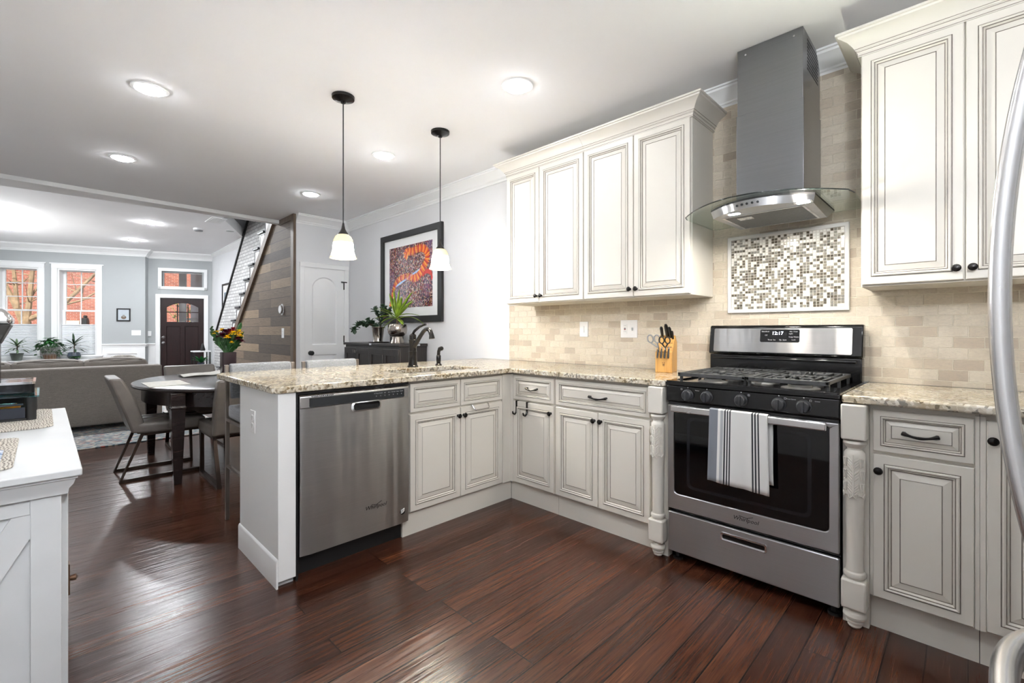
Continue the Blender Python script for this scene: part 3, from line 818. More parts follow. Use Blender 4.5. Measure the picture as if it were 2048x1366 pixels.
def outlet(fr, u, v, label, w=.072, h=.116, kind='duplex', n='wall_outlet', cat='outlet'):
    r = thing(n, label, cat, fr(u, v-h/2, 0), 'wall plates')
    part(r, 'cover_plate', MB().fbox(fr, u-w/2, u+w/2, v-h/2, v+h/2, 0, .005), PLASTW, bevel=.002)
    if kind == 'duplex':
        for q in (-.021, .021):
            m = MB(); m.prism([(u+a, v+q+b) for a,b in rr(-.0165,.0165,-.0145,.0145,.008)], fr, .005, .007); o = part(r, 'socket', m, PLASTW)
            m = MB()
            for a in (-.006,.006): m.fbox(fr, u+a-.001, u+a+.001, v+q-.001, v+q+.007, .007, .0074)
            m.fbox(fr, u-.002, u+.002, v+q-.009, v+q-.005, .007, .0074); part(o, 'slot', m, BLACKM)
    elif kind == 'rocker':
        part(r, 'switch', MB().fbox(fr, u-.006, u+.006, v-.018, v+.014, .005, .009), PLASTW, bevel=.002)
    return r
FE = Fr((.772, 0, 0), (0,-1,0), (0,0,1), (-1,0,0))
outlet(FE, -2.665, .738, 'white duplex outlet on the peninsula end panel')
FT = FR(2.98, 0)
o = outlet(FT, -2.145, 1.225, 'white slim dimmer switch on the tile, nearer the corner', .081, .120, 'none', 'dimmer_switch', 'switch')
part(o, 'slider', MB().fbox(FT, -2.149, -2.141, 1.20, 1.25, .005, .008), WALLM); 
o = outlet(FT, -1.748, 1.227, 'white double plate with red button outlet and a toggle on the tile', .135, .128, 'none')
m = MB().fbox(FT, -1.79-.017+.012, -1.79+.017+.012, 1.227-.034, 1.227+.034, .005, .008); q = part(o, 'socket', m, PLASTW, bevel=.002)
m = MB()
for zz in (1.204, 1.246):
    for a in (-.005,.006): m.fbox(FT, -1.778+a-.001, -1.778+a+.001, zz, zz+.008, .008, .0085)
m.fbox(FT, -1.784, -1.772, 1.228, 1.234, .008, .010); part(q, 'slot', m, BLACKM)
part(q, 'test_button', MB().fbox(FT, -1.784, -1.772, 1.219, 1.226, .008, .010), plain('red_plastic', '#8c1f1f', .4))
part(o, 'toggle', MB().fbox(FT, -1.720, -1.710, 1.215, 1.235, .005, .016), CHROME, bevel=.001)
outlet(FT, .215, 1.235, 'white plate on the tile at the right edge behind the fridge handle', .075, .122, 'rocker', 'wall_switch', 'switch')

# upper cabinets with crown
UC = [(0,-.0),(.010,.0),(.010,.016),(.014,.020),(.014,.026),(.020,.030),(.022,.036),(.028,.046),(.044,.066),(.066,.080),(.076,.084),(.078,.092),(.086,.094),(.086,.104),(0,.104)]
def upper(name, label, y0, y1, zb, zt, path, doors):
    """y0 > y1, doors: (left y, right y, knob y)"""
    r = thing(name, label, 'cabinet', (2.82, (y0+y1)/2, zb), 'wall cabinets')
    m = MB(); m.box(2.67, 2.978, y1, y0, zb, zt+.09); part(r, 'carcass', m, PAINT, bevel=.002)
    f = FR(2.65, 0)
    for a, b, k in doors: door(r, f, -a, -b, zb+.008, zt-.012, (-k, zb+.055))
    m = MB(); m.molding(path, [(o, zt+z-.010) for o, z in UC], 0, 1)
    part(r, 'crown_moulding', m, PAINT, ang=22)
    g = MB()
    for o1, za, zb_ in ((.0108,.0045,.0070),(.0148,.0212,.0236),(.0226,.0330,.0352)):
        g.molding(path, [(.004,zt+za-.010),(o1,zt+za-.010),(o1,zt+zb_-.010),(.004,zt+zb_-.010)], 0, 1)
    part(r, 'glaze_line', g, GLAZE, flat=True)
    return r
YL0, YL1, YLM = 2.678, 1.150, 1.915
upper('wall_cabinet', 'cream glazed wall cabinet with two doors above the corner worktop', YL0, YLM+.0005, 1.425, 2.475, [(2.978,YL0),(2.665,YL0),(2.665,YLM+.0005)], [(YL0-.002, 2.330, 2.350), (2.324, YLM+.004, 2.302)])
upper('wall_cabinet', 'cream glazed wall cabinet with two doors next to the range hood', YLM-.0005, YL1, 1.425, 2.475, [(2.665,YLM-.0005),(2.665,YL1),(2.978,YL1)], [(YLM-.004, 1.528, 1.548), (1.522, YL1+.006, 1.502)])
upper('wall_cabinet', 'large cream glazed wall cabinet at the right edge, behind the fridge handle', .354, -.345, 1.415, 2.49, [(2.978,.354),(2.665,.354),(2.665,-.345)], [(.350, .012, .034), (.006, -.34, -.014)])

# ------------------------------------------------------------------ worktops, sink, tap
ZT = .949; ZB = .917
hole = rr(1.56, 2.2, 2.45, 2.80, .085, 8)
out = [(.775,2.288),(2.308,2.288),(2.308,1.140),(2.9785,1.140),(2.9785,2.985),(2.988,2.985),(2.988,3.34),(.795,3.34),(.748,3.29),(.748,2.315)]
m = MB().plate(XY, out, [hole], ZB, ZT); 
m2 = part(None, 'countertop', m, GRANITE, bevel=.009, seg=3)
tag(m2, 'speckled granite worktop of the peninsula and corner with the sink cut-out', 'worktop', 'granite worktops')
m = MB().plate(XY, [(2.308,-.45),(2.9785,-.45),(2.9785,.372),(2.308,.372)], [], ZB, ZT)
solo('countertop', m, GRANITE, 'short speckled granite worktop right of the range', 'worktop', 'granite worktops', bevel=.009, seg=3)
r = thing('sink', 'stainless steel sink set under the granite', 'sink', (1.88, 2.62, .70))
def sl(k, z): return [(p[0], p[1], z) for p in rr(1.56-k, 2.2+k, 2.45-k, 2.80+k, .085, 8)]
m = MB(); m.loops([sl(.03,ZB-.001), sl(.004,ZB-.001), sl(-.004,ZB-.03), sl(-.02,.74), sl(-.06,.715)], cap0=False, cap1=True)
part(r, 'basin', m, STEEL_W, solid=.002)
m = MB(); m.lathe([(.045,.717),(.045,.722),(.03,.722),(.028,.718)], (1.88,2.66,0)); part(r, 'drain', m, CHROME)
r = thing('kitchen_tap', 'dark bronze tap with curved spout and lever standing behind the sink', 'tap', (1.912, 2.914, ZT))
m = MB(); m.lathe([(.040,ZT),(.040,ZT+.006),(.034,ZT+.012),(.030,ZT+.05),(.028,ZT+.10),(.030,ZT+.108),(.030,ZT+.112),(.027,ZT+.116),(.028,ZT+.19),(.030,ZT+.196),(.026,ZT+.200),(.025,ZT+.232),(.018,ZT+.240),(.010,ZT+.246)], (1.912,2.914,0)); part(r, 'body', m, BRONZE)
pts = [(1.912,2.90,ZT+.145),(1.912,2.86,ZT+.182),(1.912,2.815,ZT+.228),(1.912,2.775,ZT+.262),(1.912,2.75,ZT+.274),(1.912,2.72,ZT+.276),(1.912,2.695,ZT+.262),(1.912,2.68,ZT+.235),(1.912,2.675,ZT+.208)]
m = MB(); m.tube(pts, [.016,.016,.015,.0145,.014,.0145,.0155,.017,.022], 12); part(r, 'spout', m, BRONZE)
m = MB(); m.tube([(1.912,2.914,ZT+.243),(1.917,2.900,ZT+.262),(1.935,2.868,ZT+.290),(1.952,2.838,ZT+.306),(1.962,2.818,ZT+.312)], [.009,.011,.009,.008,.009], 10); part(r, 'lever', m, BRONZE)
r = thing('sink_sprayer', 'small dark bronze side sprayer beside the tap', 'sprayer', (2.139, 2.906, ZT))
m = MB(); m.lathe([(.025,ZT),(.025,ZT+.005),(.017,ZT+.014),(.016,ZT+.025),(.018,ZT+.03),(.018,ZT+.072),(.013,ZT+.08)], (2.139,2.906,0)); part(r, 'holder', m, BRONZE)
m = MB(); m.tube([(2.139,2.906,ZT+.078),(2.139,2.904,ZT+.105),(2.142,2.895,ZT+.125),(2.15,2.88,ZT+.132)], [.013,.013,.016,.014], 10); m.ball((2.15,2.884,ZT+.128), .017); part(r, 'spray_head', m, BRONZE)

# over-door hooks
r = thing('over_door_hook', 'bronze double hook hung over the corner cabinet door', 'hook', (XF-.004, 2.20, .62))
m = MB()
for y in (2.268, 2.168):
    m.box(XF-.003, XF-.0005, y-.008, y+.008, .645, .7195); m.box(XF-.003, XF+.019, y-.008, y+.008, .7180, .7205)
    m.tube([(XF-.002,y,.655),(XF-.006,y,.637),(XF-.02,y,.627),(XF-.036,y,.634),(XF-.040,y,.650)], [.006,.0065,.0065,.006,.005], 8)
part(r, 'hook', m, BRONZE, bevel=.0008)
r = thing('towel_bar', 'small metal over-door towel bar on the right sink cabinet door', 'towel bar', (2.05, YF-.02, .69))
m = MB(); m.tube([(1.985,YF+.005,.7215),(1.985,YF-.004,.7215),(1.99,YF-.02,.698),(1.999,YF-.026,.692),(2.111,YF-.026,.692),(2.12,YF-.02,.698),(2.125,YF-.004,.7215),(2.125,YF+.005,.7215)], .0042, 8); part(r, 'bar', m, STEEL_W)

# ------------------------------------------------------------------ dishwasher
r = thing('dishwasher', 'stainless steel dishwasher under the peninsula worktop', 'dishwasher', (1.17, 2.55, 0))
D0, D1, DY = .868, 1.476, 2.288
m = MB(); m.box(D0+.006, D1-.004, 2.345, 2.87, .10, .912); part(r, 'tub', m, BLACKM)
fD = FP(0, DY)
G = []; nz = 24
for i in range(nz+1):
    z = .119 + (.833-.119)*i/nz; bow = .006*math.sin(PI*i/nz)
    row = []
    for j in range(13):
        x = D0 + (D1-D0)*j/12; e = .008*max(0, 1-min(j,12-j))
        row.append((x, DY - bow + e, z))
    G.append(row)
m = MB(); m.grid(G)
m.box(D0, D1, DY+.0085, DY+.05, .119, .833)
part(r, 'door', m, DWSTEEL, ang=60)
m = MB(); m.prism([(DY+.05,.834),(DY+.004,.834),(DY+.004,.890),(DY+.014,.9),(DY+.05,.9)], Fr((D0,0,0),(0,1,0),(0,0,1),(1,0,0)), 0, D1-D0); cp = part(r, 'control_panel', m, STEEL_W, bevel=.003)
DARKP = plain('dark_grey_panel', '#26282a', .25, var=.05); INK = plain('pale_print', '#b9bbbd', .5)
m = MB(); m.prism(rr(D0+.045, D1-.030, .838, .882, .004), fD, -.004, -.0025); part(cp, 'display_strip', m, DARKP)
m = MB()
for i in range(7):
    text_into(m, ['Hi Temp','Heated','Sani','Start','Normal','1 Hour','Cancel'][i], (lambda a,b,c=0.0,i=i: fD(D1-.205+.026*i+a, .872+b, c)), .0075, 0, n0=-.0024)
    text_into(m, 'o', (lambda a,b,c=0.0,i=i: fD(D1-.205+.026*i+a, .858+b, c)), .011, 0, n0=-.0024)
part(cp, 'button_print', m, INK, flat=True)
m = MB()
for i in range(12): m.fbox(fD, D0+.055+i*.0095, D0+.061+i*.0095, .886, .891, -.0045, -.0035)
part(cp, 'vent', m, BLACKM)
m = MB()
for i in range(8): m.box(D0-.0008, D0+.002, DY+.018, DY+.034, .765-i*.009, .769-i*.009)
part(r, 'side_vent', m, BLACKM)
# pocket handle below the panel
m = MB(); c = (D0+.345, .811)
ho = [(c[0]+a, c[1]+b) for a,b in rr(-.085,.085,-.024,.026,.018)]
hi = [(c[0]+a, c[1]+b) for a,b in rr(-.075,.075,-.016,.022,.014)]
hb = [(c[0]+a, c[1]+b) for a,b in rr(-.070,.070,-.004,.020,.010)]
m.loops([[fD(u,v,.0008) for u,v in ho],[fD(u,v,.005) for u,v in hi],[fD(u,v,.002) for u,v in hb]], cap0=False, mis=[0,1,1])
m.m[-1] = 1
part(r, 'pocket_handle', m, [DWSTEEL, BLACK])
m = MB(); text_into(m, 'Whirlpool', lambda a,b,c=0.0: fD(D0+.395+a, .263+b, c), .030, 0, .0012, .25, n0=.006); m.tube([fD(D0+.37,.278,.0065), fD(D0+.40,.272,.0065), fD(D0+.43,.285,.0065)], .0012, 5)
part(r, 'logo', m, DARKP, flat=True)
m = MB(); m.lathe([(.016,0),(.016,.0022),(.001,.0022)], fD(D1-.045,.186,.003), 'ny', 20); 
for i in range(3): m.tube([fD(D1-.057,.180+i*.008,.0056), fD(D1-.045,.183+i*.008,.0056), fD(D1-.034,.192+i*.006,.0056)], .002, 5, mi=1)
part(r, 'badge', m, [BLACKM, PLASTW])
m = MB(); m.box(.856, 1.474, 2.375, 2.40, 0, .118); m.box(.856, .866, 2.31, 2.375, .0, .915); m.box(D0-.005, D1+.014, 2.315, 2.34, .902, .916)
part(r, 'kick_plate', m, BLACKM)

# ------------------------------------------------------------------ gas range
r = thing('gas_range', 'stainless steel and black gas range with five burners between the turned posts', 'range', (2.63, .755, 0))
RY0, RY1, RX = .378, 1.132, 2.320
fG = FR(RX, 0)
m = MB(); m.box(RX+.022, 2.95, RY0, RY1, .055, .93); part(r, 'body', m, BLACK)
for y in (RY0+.03, RY1-.03):
    for x in (RX+.06, 2.88):
        m = MB(); m.lathe([(.024,0),(.024,.012),(.012,.014),(.012,.056)], (x,y,0)); part(r, 'foot', m, BLACKM)
m = MB(); m.fbox(fG, -RY1+.002, -RY0-.002, .057, .264, -.02, 0); dr = part(r, 'storage_drawer', m, STEEL, bevel=.006, seg=3)
m = MB(); c = (-.757, .214)
lo = lambda a,b,rd: [(c[0]+u, c[1]+v) for u,v in rr(-a,a,-b,b,rd)]
m.loops([[fG(u,v,.0003) for u,v in lo(.105,.0215,.012)],[fG(u,v,.004) for u,v in lo(.103,.0195,.011)],[fG(u,v,.004) for u,v in lo(.099,.0155,.009)],[fG(u,v,.001) for u,v in lo(.094,.011,.007)]], cap0=False, mis=[0,0,0,1]); m.m[-1] = 1
part(dr, 'handle', m, [CHROME, BLACK])
m = MB(); wo = rect(-RY1+.002, -RY0-.002, .282, .826); wi_ = rr(-1.096, -.416, .362, .815, .022)
m.plate(fG, wo, [wi_], -.018, .002); od = part(r, 'oven_door', m, STEEL, bevel=.004)
m = MB(); m.prism(rr(-1.098,-.414,.360,.818,.022), fG, -.012, -.004); part(od, 'glass', m, DKGLASS)
m = MB(); m.plate(fG, rr(-1.03,-.48,.40,.77,.03), [rr(-1.015,-.495,.415,.755,.025)], -.004, -.0037); part(od, 'window_print', m, plain('smoked_print', '#15161a', .15), flat=True)
m = MB(); m.fbox(fG, -1.092, -.418, .796, .829, .036, .052)
for q in (-1.085, -.44): m.fbox(fG, q, q+.018, .800, .825, .0, .037)
part(od, 'handle', m, STEEL_W, bevel=.005, seg=3)
m = MB(); text_into(m, 'Whirlpool', lambda a,b,c=0.0: fG(-.745+a, .322+b, c), .027, 0, .0012, .25, n0=.002); m.tube([fG(-.775,.336,.003), fG(-.74,.331,.003), fG(-.712,.342,.003)], .0012, 5); part(od, 'logo', m, DARKP, flat=True)
m = MB()
for g0 in (-.92, -.78, -.64):
    for i in range(5): m.fbox(fG, g0+i*.014, g0+i*.014+.009, .831, .835, -.01, .0012)
m.fbox(fG, -RY1+.004, -RY0-.004, .828, .840, -.02, .0)
part(r, 'vent_strip', m, BLACKM)
m = MB(); m.prism([(-.02,.841),(.0,.841),(.012,.850),(.010,.926),(-.02,.928)], Fr((RX,RY0,0),(-1,0,0),(0,0,1),(0,1,0)), 0, RY1-RY0); kp = part(r, 'knob_panel', m, BLACK, bevel=.003)
for y in (1.017,.921,.761,.602,.505):
    m = MB(); m.lathe([(.030,0),(.030,.006),(.025,.010),(.025,.022),(.022,.027),(.001,.028)], (RX-.0105, y, .884), '-x', 24)
    m.box(RX-.0105-.040, RX-.0105-.02, y-.0055, y+.0055, .884-.024, .884+.024); kb = part(kp, 'control_knob', m, plain('knob_grey', '#2d2e31', .35) if y > 1.0 else bpy.data.materials['knob_grey'], bevel=.0015)
m = MB(); gp = Fr((RX-.0122,0,0),(0,-1,0),(0,0,1),(-1,0,0))
for y in (1.017,.921,.761,.602,.505): m.fbox(gp, -y-.002, -y+.002, .920, .924, 0, .0006)
for y, s in ((.969,'Medium'),(.553,'Power Burner'),(.455,'Simmer')): text_into(m, s, lambda a,b,c=0.0,y=y: gp(-y+a, .911+b, c), .0065, 0)
for y in (1.05,.727,.577,.480): m.plate(gp, rect(-y-.004,-y+.004,.908,.916), [rect(-y-.003,-y+.003,.909,.915)], 0, .0006)
part(kp, 'knob_print', m, INK, flat=True)
m = MB(); m.box(RX-.016, 2.93, RY0-.003, RY1+.003, .930, .945)
m.plate(XY, rr(RX-.016,2.93,RY0-.003,RY1+.003,.012), [rr(RX+.02,2.90,RY0+.03,RY1-.03,.03)], .945, .953)
ct = part(r, 'cooktop', m, BLACK, bevel=.004)
BURN = [(2.47,.955,.043),(2.47,.555,.050),(2.77,.955,.040),(2.77,.555,.036),(2.62,.755,.046)]
ALU = plain('burner_aluminium', '#b0b0ae', .35, 1.0, var=.1)
for x,y,q in BURN:
    m = MB(); m.lathe([(q+.03,.9455),(q+.028,.949),(q+.01,.950),(q,.952),(q,.962),(q-.006,.964)], (x,y,0)); bo = part(r, 'burner', m, ALU)
    m = MB(); m.lathe([(q-.004,.964),(q-.002,.972),(q-.01,.976),(.001,.977)], (x,y,0)); part(bo, 'burner_cap', m, BLACKM)
for y0,y1 in ((.755+.003,1.088),(.422,.755-.003)):
    m = MB(); x0,x1 = 2.345,2.875; zt = .994
    for (a,b,c_,d_) in ((x0,x0+.022,y0,y1),(x1-.018,x1,y0,y1)): m.box(a,b,c_,d_,zt-.020,zt)
    for (c_,d_) in ((y0,y0+.014),(y1-.014,y1)): m.box(x0,x1,c_,d_,zt-.016,zt)
    ym = (y0+y1)/2
    k = 9
    for i in range(1,k):
        y = y0+(y1-y0)*i/k
        for xa, xb in ((x0,x0+.075),(x0+.175,x1-.175),(x1-.075,x1)) if abs(y-ym) < .075 else ((x0,x1),):
            m.box(xa,xb,y-.0045,y+.0045,zt-.012,zt)
    for xc in (2.47,2.77):
        m.box(xc-.006,xc+.006,ym-.085,ym-.030,zt-.012,zt+.001); m.box(xc-.006,xc+.006,ym+.030,ym+.085,zt-.012,zt+.001)
        m.box(xc-.085,xc-.028,ym-.006,ym+.006,zt-.012,zt+.001); m.box(xc+.028,xc+.085,ym-.006,ym+.006,zt-.012,zt+.001)
    m.box(2.614,2.626,y0,y1,zt-.012,zt)
    for x in (x0+.03,x1-.03,2.61):
        for y in (y0+.007,y1-.007): m.box(x-.008,x+.008,y-.006,y+.006,.944,zt-.015)
    part(r, 'grate', m, IRON, bevel=.0025)
m = MB(); m.box(2.885, 2.955, RY0, RY1, .945, 1.072); m.box(2.875,2.90,RY0+.02,RY1-.02,1.045,1.062); part(r, 'rear_riser', m, BLACK, bevel=.006)
bg = Fr((2.905,RY0-.004,0),(-1,0,0),(0,0,1),(0,1,0))
m = MB(); m.prism([(-.050,1.074),(.024,1.074),(.030,1.085),(.006,1.236),(-.004,1.244),(-.050,1.244)], bg, 0, RY1-RY0+.008); bgp = part(r, 'backguard', m, BLACK, bevel=.006, seg=3)
sl_ = Vector((2.899-2.875,0,1.236-1.085)).normalized()
fS = Fr((2.875-.0003,0,1.085),(0,-1,0),tuple(sl_),(-sl_.z,0,sl_.x))
m = MB(); m.prism(rr(-1.108,-.418,.004,.143,.008), fS, 0, .002); part(bgp, 'control_fascia', m, STEEL, bevel=.001)
m = MB(); m.prism(rr(-.849,-.652,.064,.136,.008), fS, .002, .0032); disp = part(bgp, 'display', m, DKGLASS)
m = MB(); text_into(m, '12:17', lambda a,b,c=0.0: fS(-.760+a,.114+b,c), .026, 0, n0=.0032); part(disp, 'clock_digits', m, emis('clock_glow', '#dfeaff', 3.0), flat=True)
m = MB()
for a,b,s in ((-.832,.124,'Bake'),(-.812,.124,'Broil'),(-.818,.103,'Off'),(-.797,.077,'Timer'),(-.775,.077,'Set'),(-.745,.077,'On'),(-.724,.077,'Start'),(-.694,.124,'Min'),(-.672,.124,'Hour'),(-.694,.112,'Light'),(-.68,.094,'Keep Warm'),(-.68,.078,'Lock')):
    text_into(m, s, lambda p,q,c=0.0,a=a,b=b: fS(a+p,b+q,c), .0095, 0, n0=.0032)
part(disp, 'button_print', m, INK, flat=True)

# tea towel over the oven handle
def m_towel():
    t = NT('striped_towel'); tc = t.n('TexCoord'); s = t.n('SeparateXYZ', {0: tc.outputs['UV']})
    W_ = lin('#dcdcda'); K_ = lin('#2b2d32'); S_ = lin('#6e737c'); L_ = lin('#a9abaf')
    st = [(0,S_),(.160,W_),(.205,L_),(.255,W_),(.272,K_),(.298,W_),(.318,K_),(.342,W_),(.360,K_),(.384,W_),(.735,K_),(.762,W_),(.785,K_),(.810,W_),(.834,K_),(.858,W_)]
    c = t.ramp(s.outputs[0], st, 'CONSTANT'); nz = t.noise(t.co((400,400,400)), 1, 2)
    t.p(col=c, rough=.95, sheen=.3); t.bump(nz.outputs[0], .3, .001); return t.mat
TOWEL = m_towel()
def towel(u0, u1, nf, zbot, back, name_mb=None):
    m = MB(); path = []
    x_f = RX-.0565; x_b = RX-.030; zt = .8325
    for i in range(16): z = zbot + (zt-zbot)*i/15; path.append((x_f - .004*(1-i/15), z))
    path += [(x_f+.006, zt+.004),(x_f+.018, zt+.0045),(x_b, zt)]
    for i in range(1,14): path.append((x_b + .004*math.sin(i*.5), zt - (zt-back)*i/13))
    G = []; uv = []
    for k,(x,z) in enumerate(path):
        row = []
        for j in range(25):
            t = j/24; y = u0 + (u1-u0)*t
            fl = max(0,(zt-z))/.34
            y += (-.010*(.5-t)*2)*fl*-1*(1 if k < 19 else .4) - (.014 if k > 18 else 0)
            row.append((x + (math.sin(t*11+1)*.004 + math.sin(t*23)*.002)*fl*(1 if k < 19 else .3), y, z - (.012*t*fl if k < 19 else 0)))
        G.append(row)
    m.grid(G); return m
m = towel(.891, .636, 19, .49, .52)
tw = part(None, 'tea_towel', m, TOWEL, solid=.0025)
uvl = tw.data.uv_layers.new(name='uv')
for p in tw.data.polygons:
    for li in p.loop_indices:
        vi = tw.data.loops[li].vertex_index; uvl.data[li].uv = ((vi % 25)/24*.999, (vi//25)/32)
tag(tw, 'white tea towel with black and grey stripes hung over the oven handle', 'towel')

# ------------------------------------------------------------------ range hood
r = thing('range_hood', 'stainless chimney range hood with a curved glass canopy above the range', 'range hood', (2.75, .755, 1.79))
HC = .745
m = MB(); m.box(2.613, 2.978, .572, .886, 1.85, 2.36); part(r, 'lower_chimney', m, STEEL_D, bevel=.002)
m = MB(); m.box(2.617, 2.978, .576, .882, 2.36, ZK-.001); uc = part(r, 'upper_chimney', m, STEEL_D, bevel=.002)
m = MB()
for i in range(13):
    for j in range(9): m.box(2.70+i*.018, 2.710+i*.018, .5752, .577, 2.53+j*.018, 2.540+j*.018)
part(uc, 'vent', m, BLACKM, flat=True)
m = MB()
for y in (.615,.84): m.lathe([(.006,0),(.005,.003),(.001,.0035)], (2.617,y,2.675), '-x', 10)
part(uc, 'screw', m, CHROME)
def bowed(y0, y1, xc, xm, n=24):
    """front edge: bows towards the room between two end points"""
    return [(xc + (xm-xc)*(1-((2*i/n-1)**2)), y0+(y1-y0)*i/n) for i in range(n+1)]
gl = [(2.978,.372)] + [(2.62,.372)] + [(p[0],p[1]) for p in bowed(.385,1.135,2.545,2.300)] + [(2.60,1.150),(2.978,1.150)]
gl = gl[::-1]
m = MB().plate(XY, gl, [], 1.846, 1.853); part(r, 'glass_canopy', m, HOODGL)
m = MB(); e = [(p[0],p[1],1.8495) for p in gl[1:-1]]; m.tube(e, .0032, 6); part(r, 'glass_edge', m, plain('dark_glass_edge', '#1d2422', .15), label='dark polished edge of the glass canopy')
bd = bowed(.497,.967,2.475,2.355)
b1 = ([(2.90,.497)] + bd + [(2.90,.967)])[::-1]
bd2 = bowed(.505,.955,2.480,2.362); b2 = ([(2.85,.52)] + bd2 + [(2.85,.94)])[::-1]
m = MB(); m.loops([[(x,y,1.800) for x,y in b2],[(x,y,1.836) for x,y in b1],[(x,y,1.8455) for x,y in b1]], mis=[0,1,1]); m.m[-2] = 0
bo = part(r, 'body', m, [STEEL, BLACKM])
m = MB(); m.box(2.50,2.82,.555,.905,1.7985,1.802); m2_ = part(bo, 'filter', m, plain('filter_mesh', '#5f6163', .5, .35, var=.15, vs=90))
m = MB(); m.plate(XY, rect(2.49,2.83,.545,.915), [rect(2.50,2.82,.555,.905)], 1.797, 1.801); part(bo, 'filter_frame', m, STEEL_W)
m = MB(); m.box(2.54,2.60,.79,.86,1.796,1.7985); part(bo, 'filter_latch', m, CHROME, bevel=.001)
m = MB()
for i in range(5):
    y = .80 - i*.024; t = (y-.505)/(.955-.505)*2-1; x = 2.480+(2.362-2.480)*(1-t*t) - .003
    m.lathe([(.0055,0),(.0055,.006),(.001,.0065)], (x+.001,y,1.819), '-x', 12)
part(bo, 'button', m, DARKP)
HLAMP = emis('hood_lamp_glow', '#fff8ec', HOOD_K)
for y in (.835,.535):
    m = MB(); m.prism([(2.435+a,y+b) for a,b in rr(-.016,.016,-.026,.026,.010)], XY, 1.7982, 1.7999); lm = part(bo, 'lamp', m, HLAMP)
    m = MB(); m.plate(XY, [(2.435+a,y+b) for a,b in rr(-.026,.026,-.037,.037,.014)], [[(2.435+a,y+b) for a,b in rr(-.0165,.0165,-.0265,.0265,.010)]], 1.7965, 1.8005); part(lm, 'lamp_bezel', m, CHROME)

# mosaic panel in a pale frame
fM = FR(2.98, 0)
r = thing('mosaic_panel', 'framed mosaic panel of small brown, silver and white tiles above the range', 'mosaic', fM(-.75, 1.32, 0))
m = MB().plate(fM, rect(-1.058,-.442,1.320,1.786), [rect(-1.036,-.464,1.342,1.764)], 0, .016); part(r, 'frame', m, plain('pale_marble', '#dddcd8', .35, var=.05), bevel=.004)
m = MB(); m.fbox(fM, -1.036,-.464,1.342,1.764, 0, .006)
nx, ny = 36, 27; px_, py_ = .572/nx, .422/ny
for i in range(nx):
    for j in range(ny):
        q = rnd.random(); mi = 1 if q < .38 else 2 if q < .62 else 3 if q < .80 else 4
        u, v = -1.036+px_*i, 1.342+py_*j
        m.fbox(fM, u+.0015, u+px_-.0015, v+.0015, v+py_-.0015, .006, .0095+rnd.uniform(0,.0006), mi)
part(r, 'tiles', m, [plain('white_grout', '#e6e2d8', .8), plain('white_mosaic', '#f1efe8', .25), plain('brown_glass_mosaic', '#544d40', .08, var=.2), plain('smoked_silver_mosaic', '#98958b', .12, .5, var=.25, vs=60), plain('taupe_mosaic', '#857f72', .15, var=.2, vs=60)], flat=True)

# ------------------------------------------------------------------ knife block and its tools
r = thing('knife_block', 'light wooden knife block full of black handled knives beside the range', 'knife block', (2.80, 1.37, ZT))
fK = Fr((2.748,1.368,ZT),(.22,-.975,0),(0,0,1),(-.975,-.22,0))
sd = lambda u: Fr(fK(u,0,0), (.975,.22,0), (0,0,1), (.22,-.975,0))
m = MB(); m.prism([(0,0),(.14,0),(.14,.19),(.095,.235),(.022,.135),(.0,.128)], sd(-.052), 0, .104); part(r, 'block', m, BEECH, bevel=.003)
m = MB(); text_into(m, 'II', lambda a,b,c=0.0: fK(a,.047+b,c), .024, 0, n0=.0002, shear=.15); text_into(m, 'II', lambda a,b,c=0.0: fK(a,.047+b,c), .024, 0, n0=.0002, shear=-.15)
m.lathe([(.0025,0),(.0025,.001)], fK(-.005,.062,0), '-x', 10); m.lathe([(.0025,0),(.0025,.001)], fK(.005,.062,0), '-x', 10)
part(r, 'maker_mark', m, plain('burnt_mark', '#5d3a17', .7), flat=True)
m = MB()
for b_ in (.16,.185,.21): m.fbox(fK, .012,.042,b_-.002,b_+.001,-.02-(b_-.128)*.8,-.012-(b_-.128)*.8)
part(r, 'slot', m, BLACKM)
KH = plain('black_knife_handle', '#141415', .3); 
def handle_obj(name, label, cat, base, d, ln, w, grp, bol=True):
    h = thing(name, label, cat, tuple(base), grp); base = Vector(base); d = Vector(d).normalized()
    m = MB(); m.tube([base, base+d*ln*.12, base+d*ln*.5, base+d*ln*.85, base+d*ln], [w*.85,w*.9,w,w*1.08,w*.7], 10); part(h, 'handle', m, KH)
    if bol:
        m = MB(); m.tube([base-d*.012, base+d*.002], [w*.8,w*.8], 10); part(h, 'bolster', m, CHROME)
for i, wd_ in enumerate(('first', 'second', 'third', 'fourth')):
    u = -.033 + .022*i
    handle_obj('steak_knife', 'small black steak knife, %s from the left in the lower row of the knife block' % wd_, 'knife', fK(u,.150,.002), tuple(Vector(fK(0,-1,.35))-Vector(fK(0,0,0))), .062, .0055, 'steak knives')
dn = Vector(fK(0,1,.62)) - Vector(fK(0,0,0))
for u,b_,ln,w,lab in ((-.026,.225,.075,.0095,'black handled knife at the left of the back row in the knife block'),(.004,.232,.085,.011,'tallest black handled knife in the middle of the knife block'),(.024,.222,.075,.0105,'broad black handled knife right of the middle in the knife block'),(.040,.21,.062,.007,'slim black handled knife at the right end of the knife block')):
    handle_obj('kitchen_knife', lab, 'knife', fK(u,b_,-.082), tuple(dn), ln, w, 'large knives')
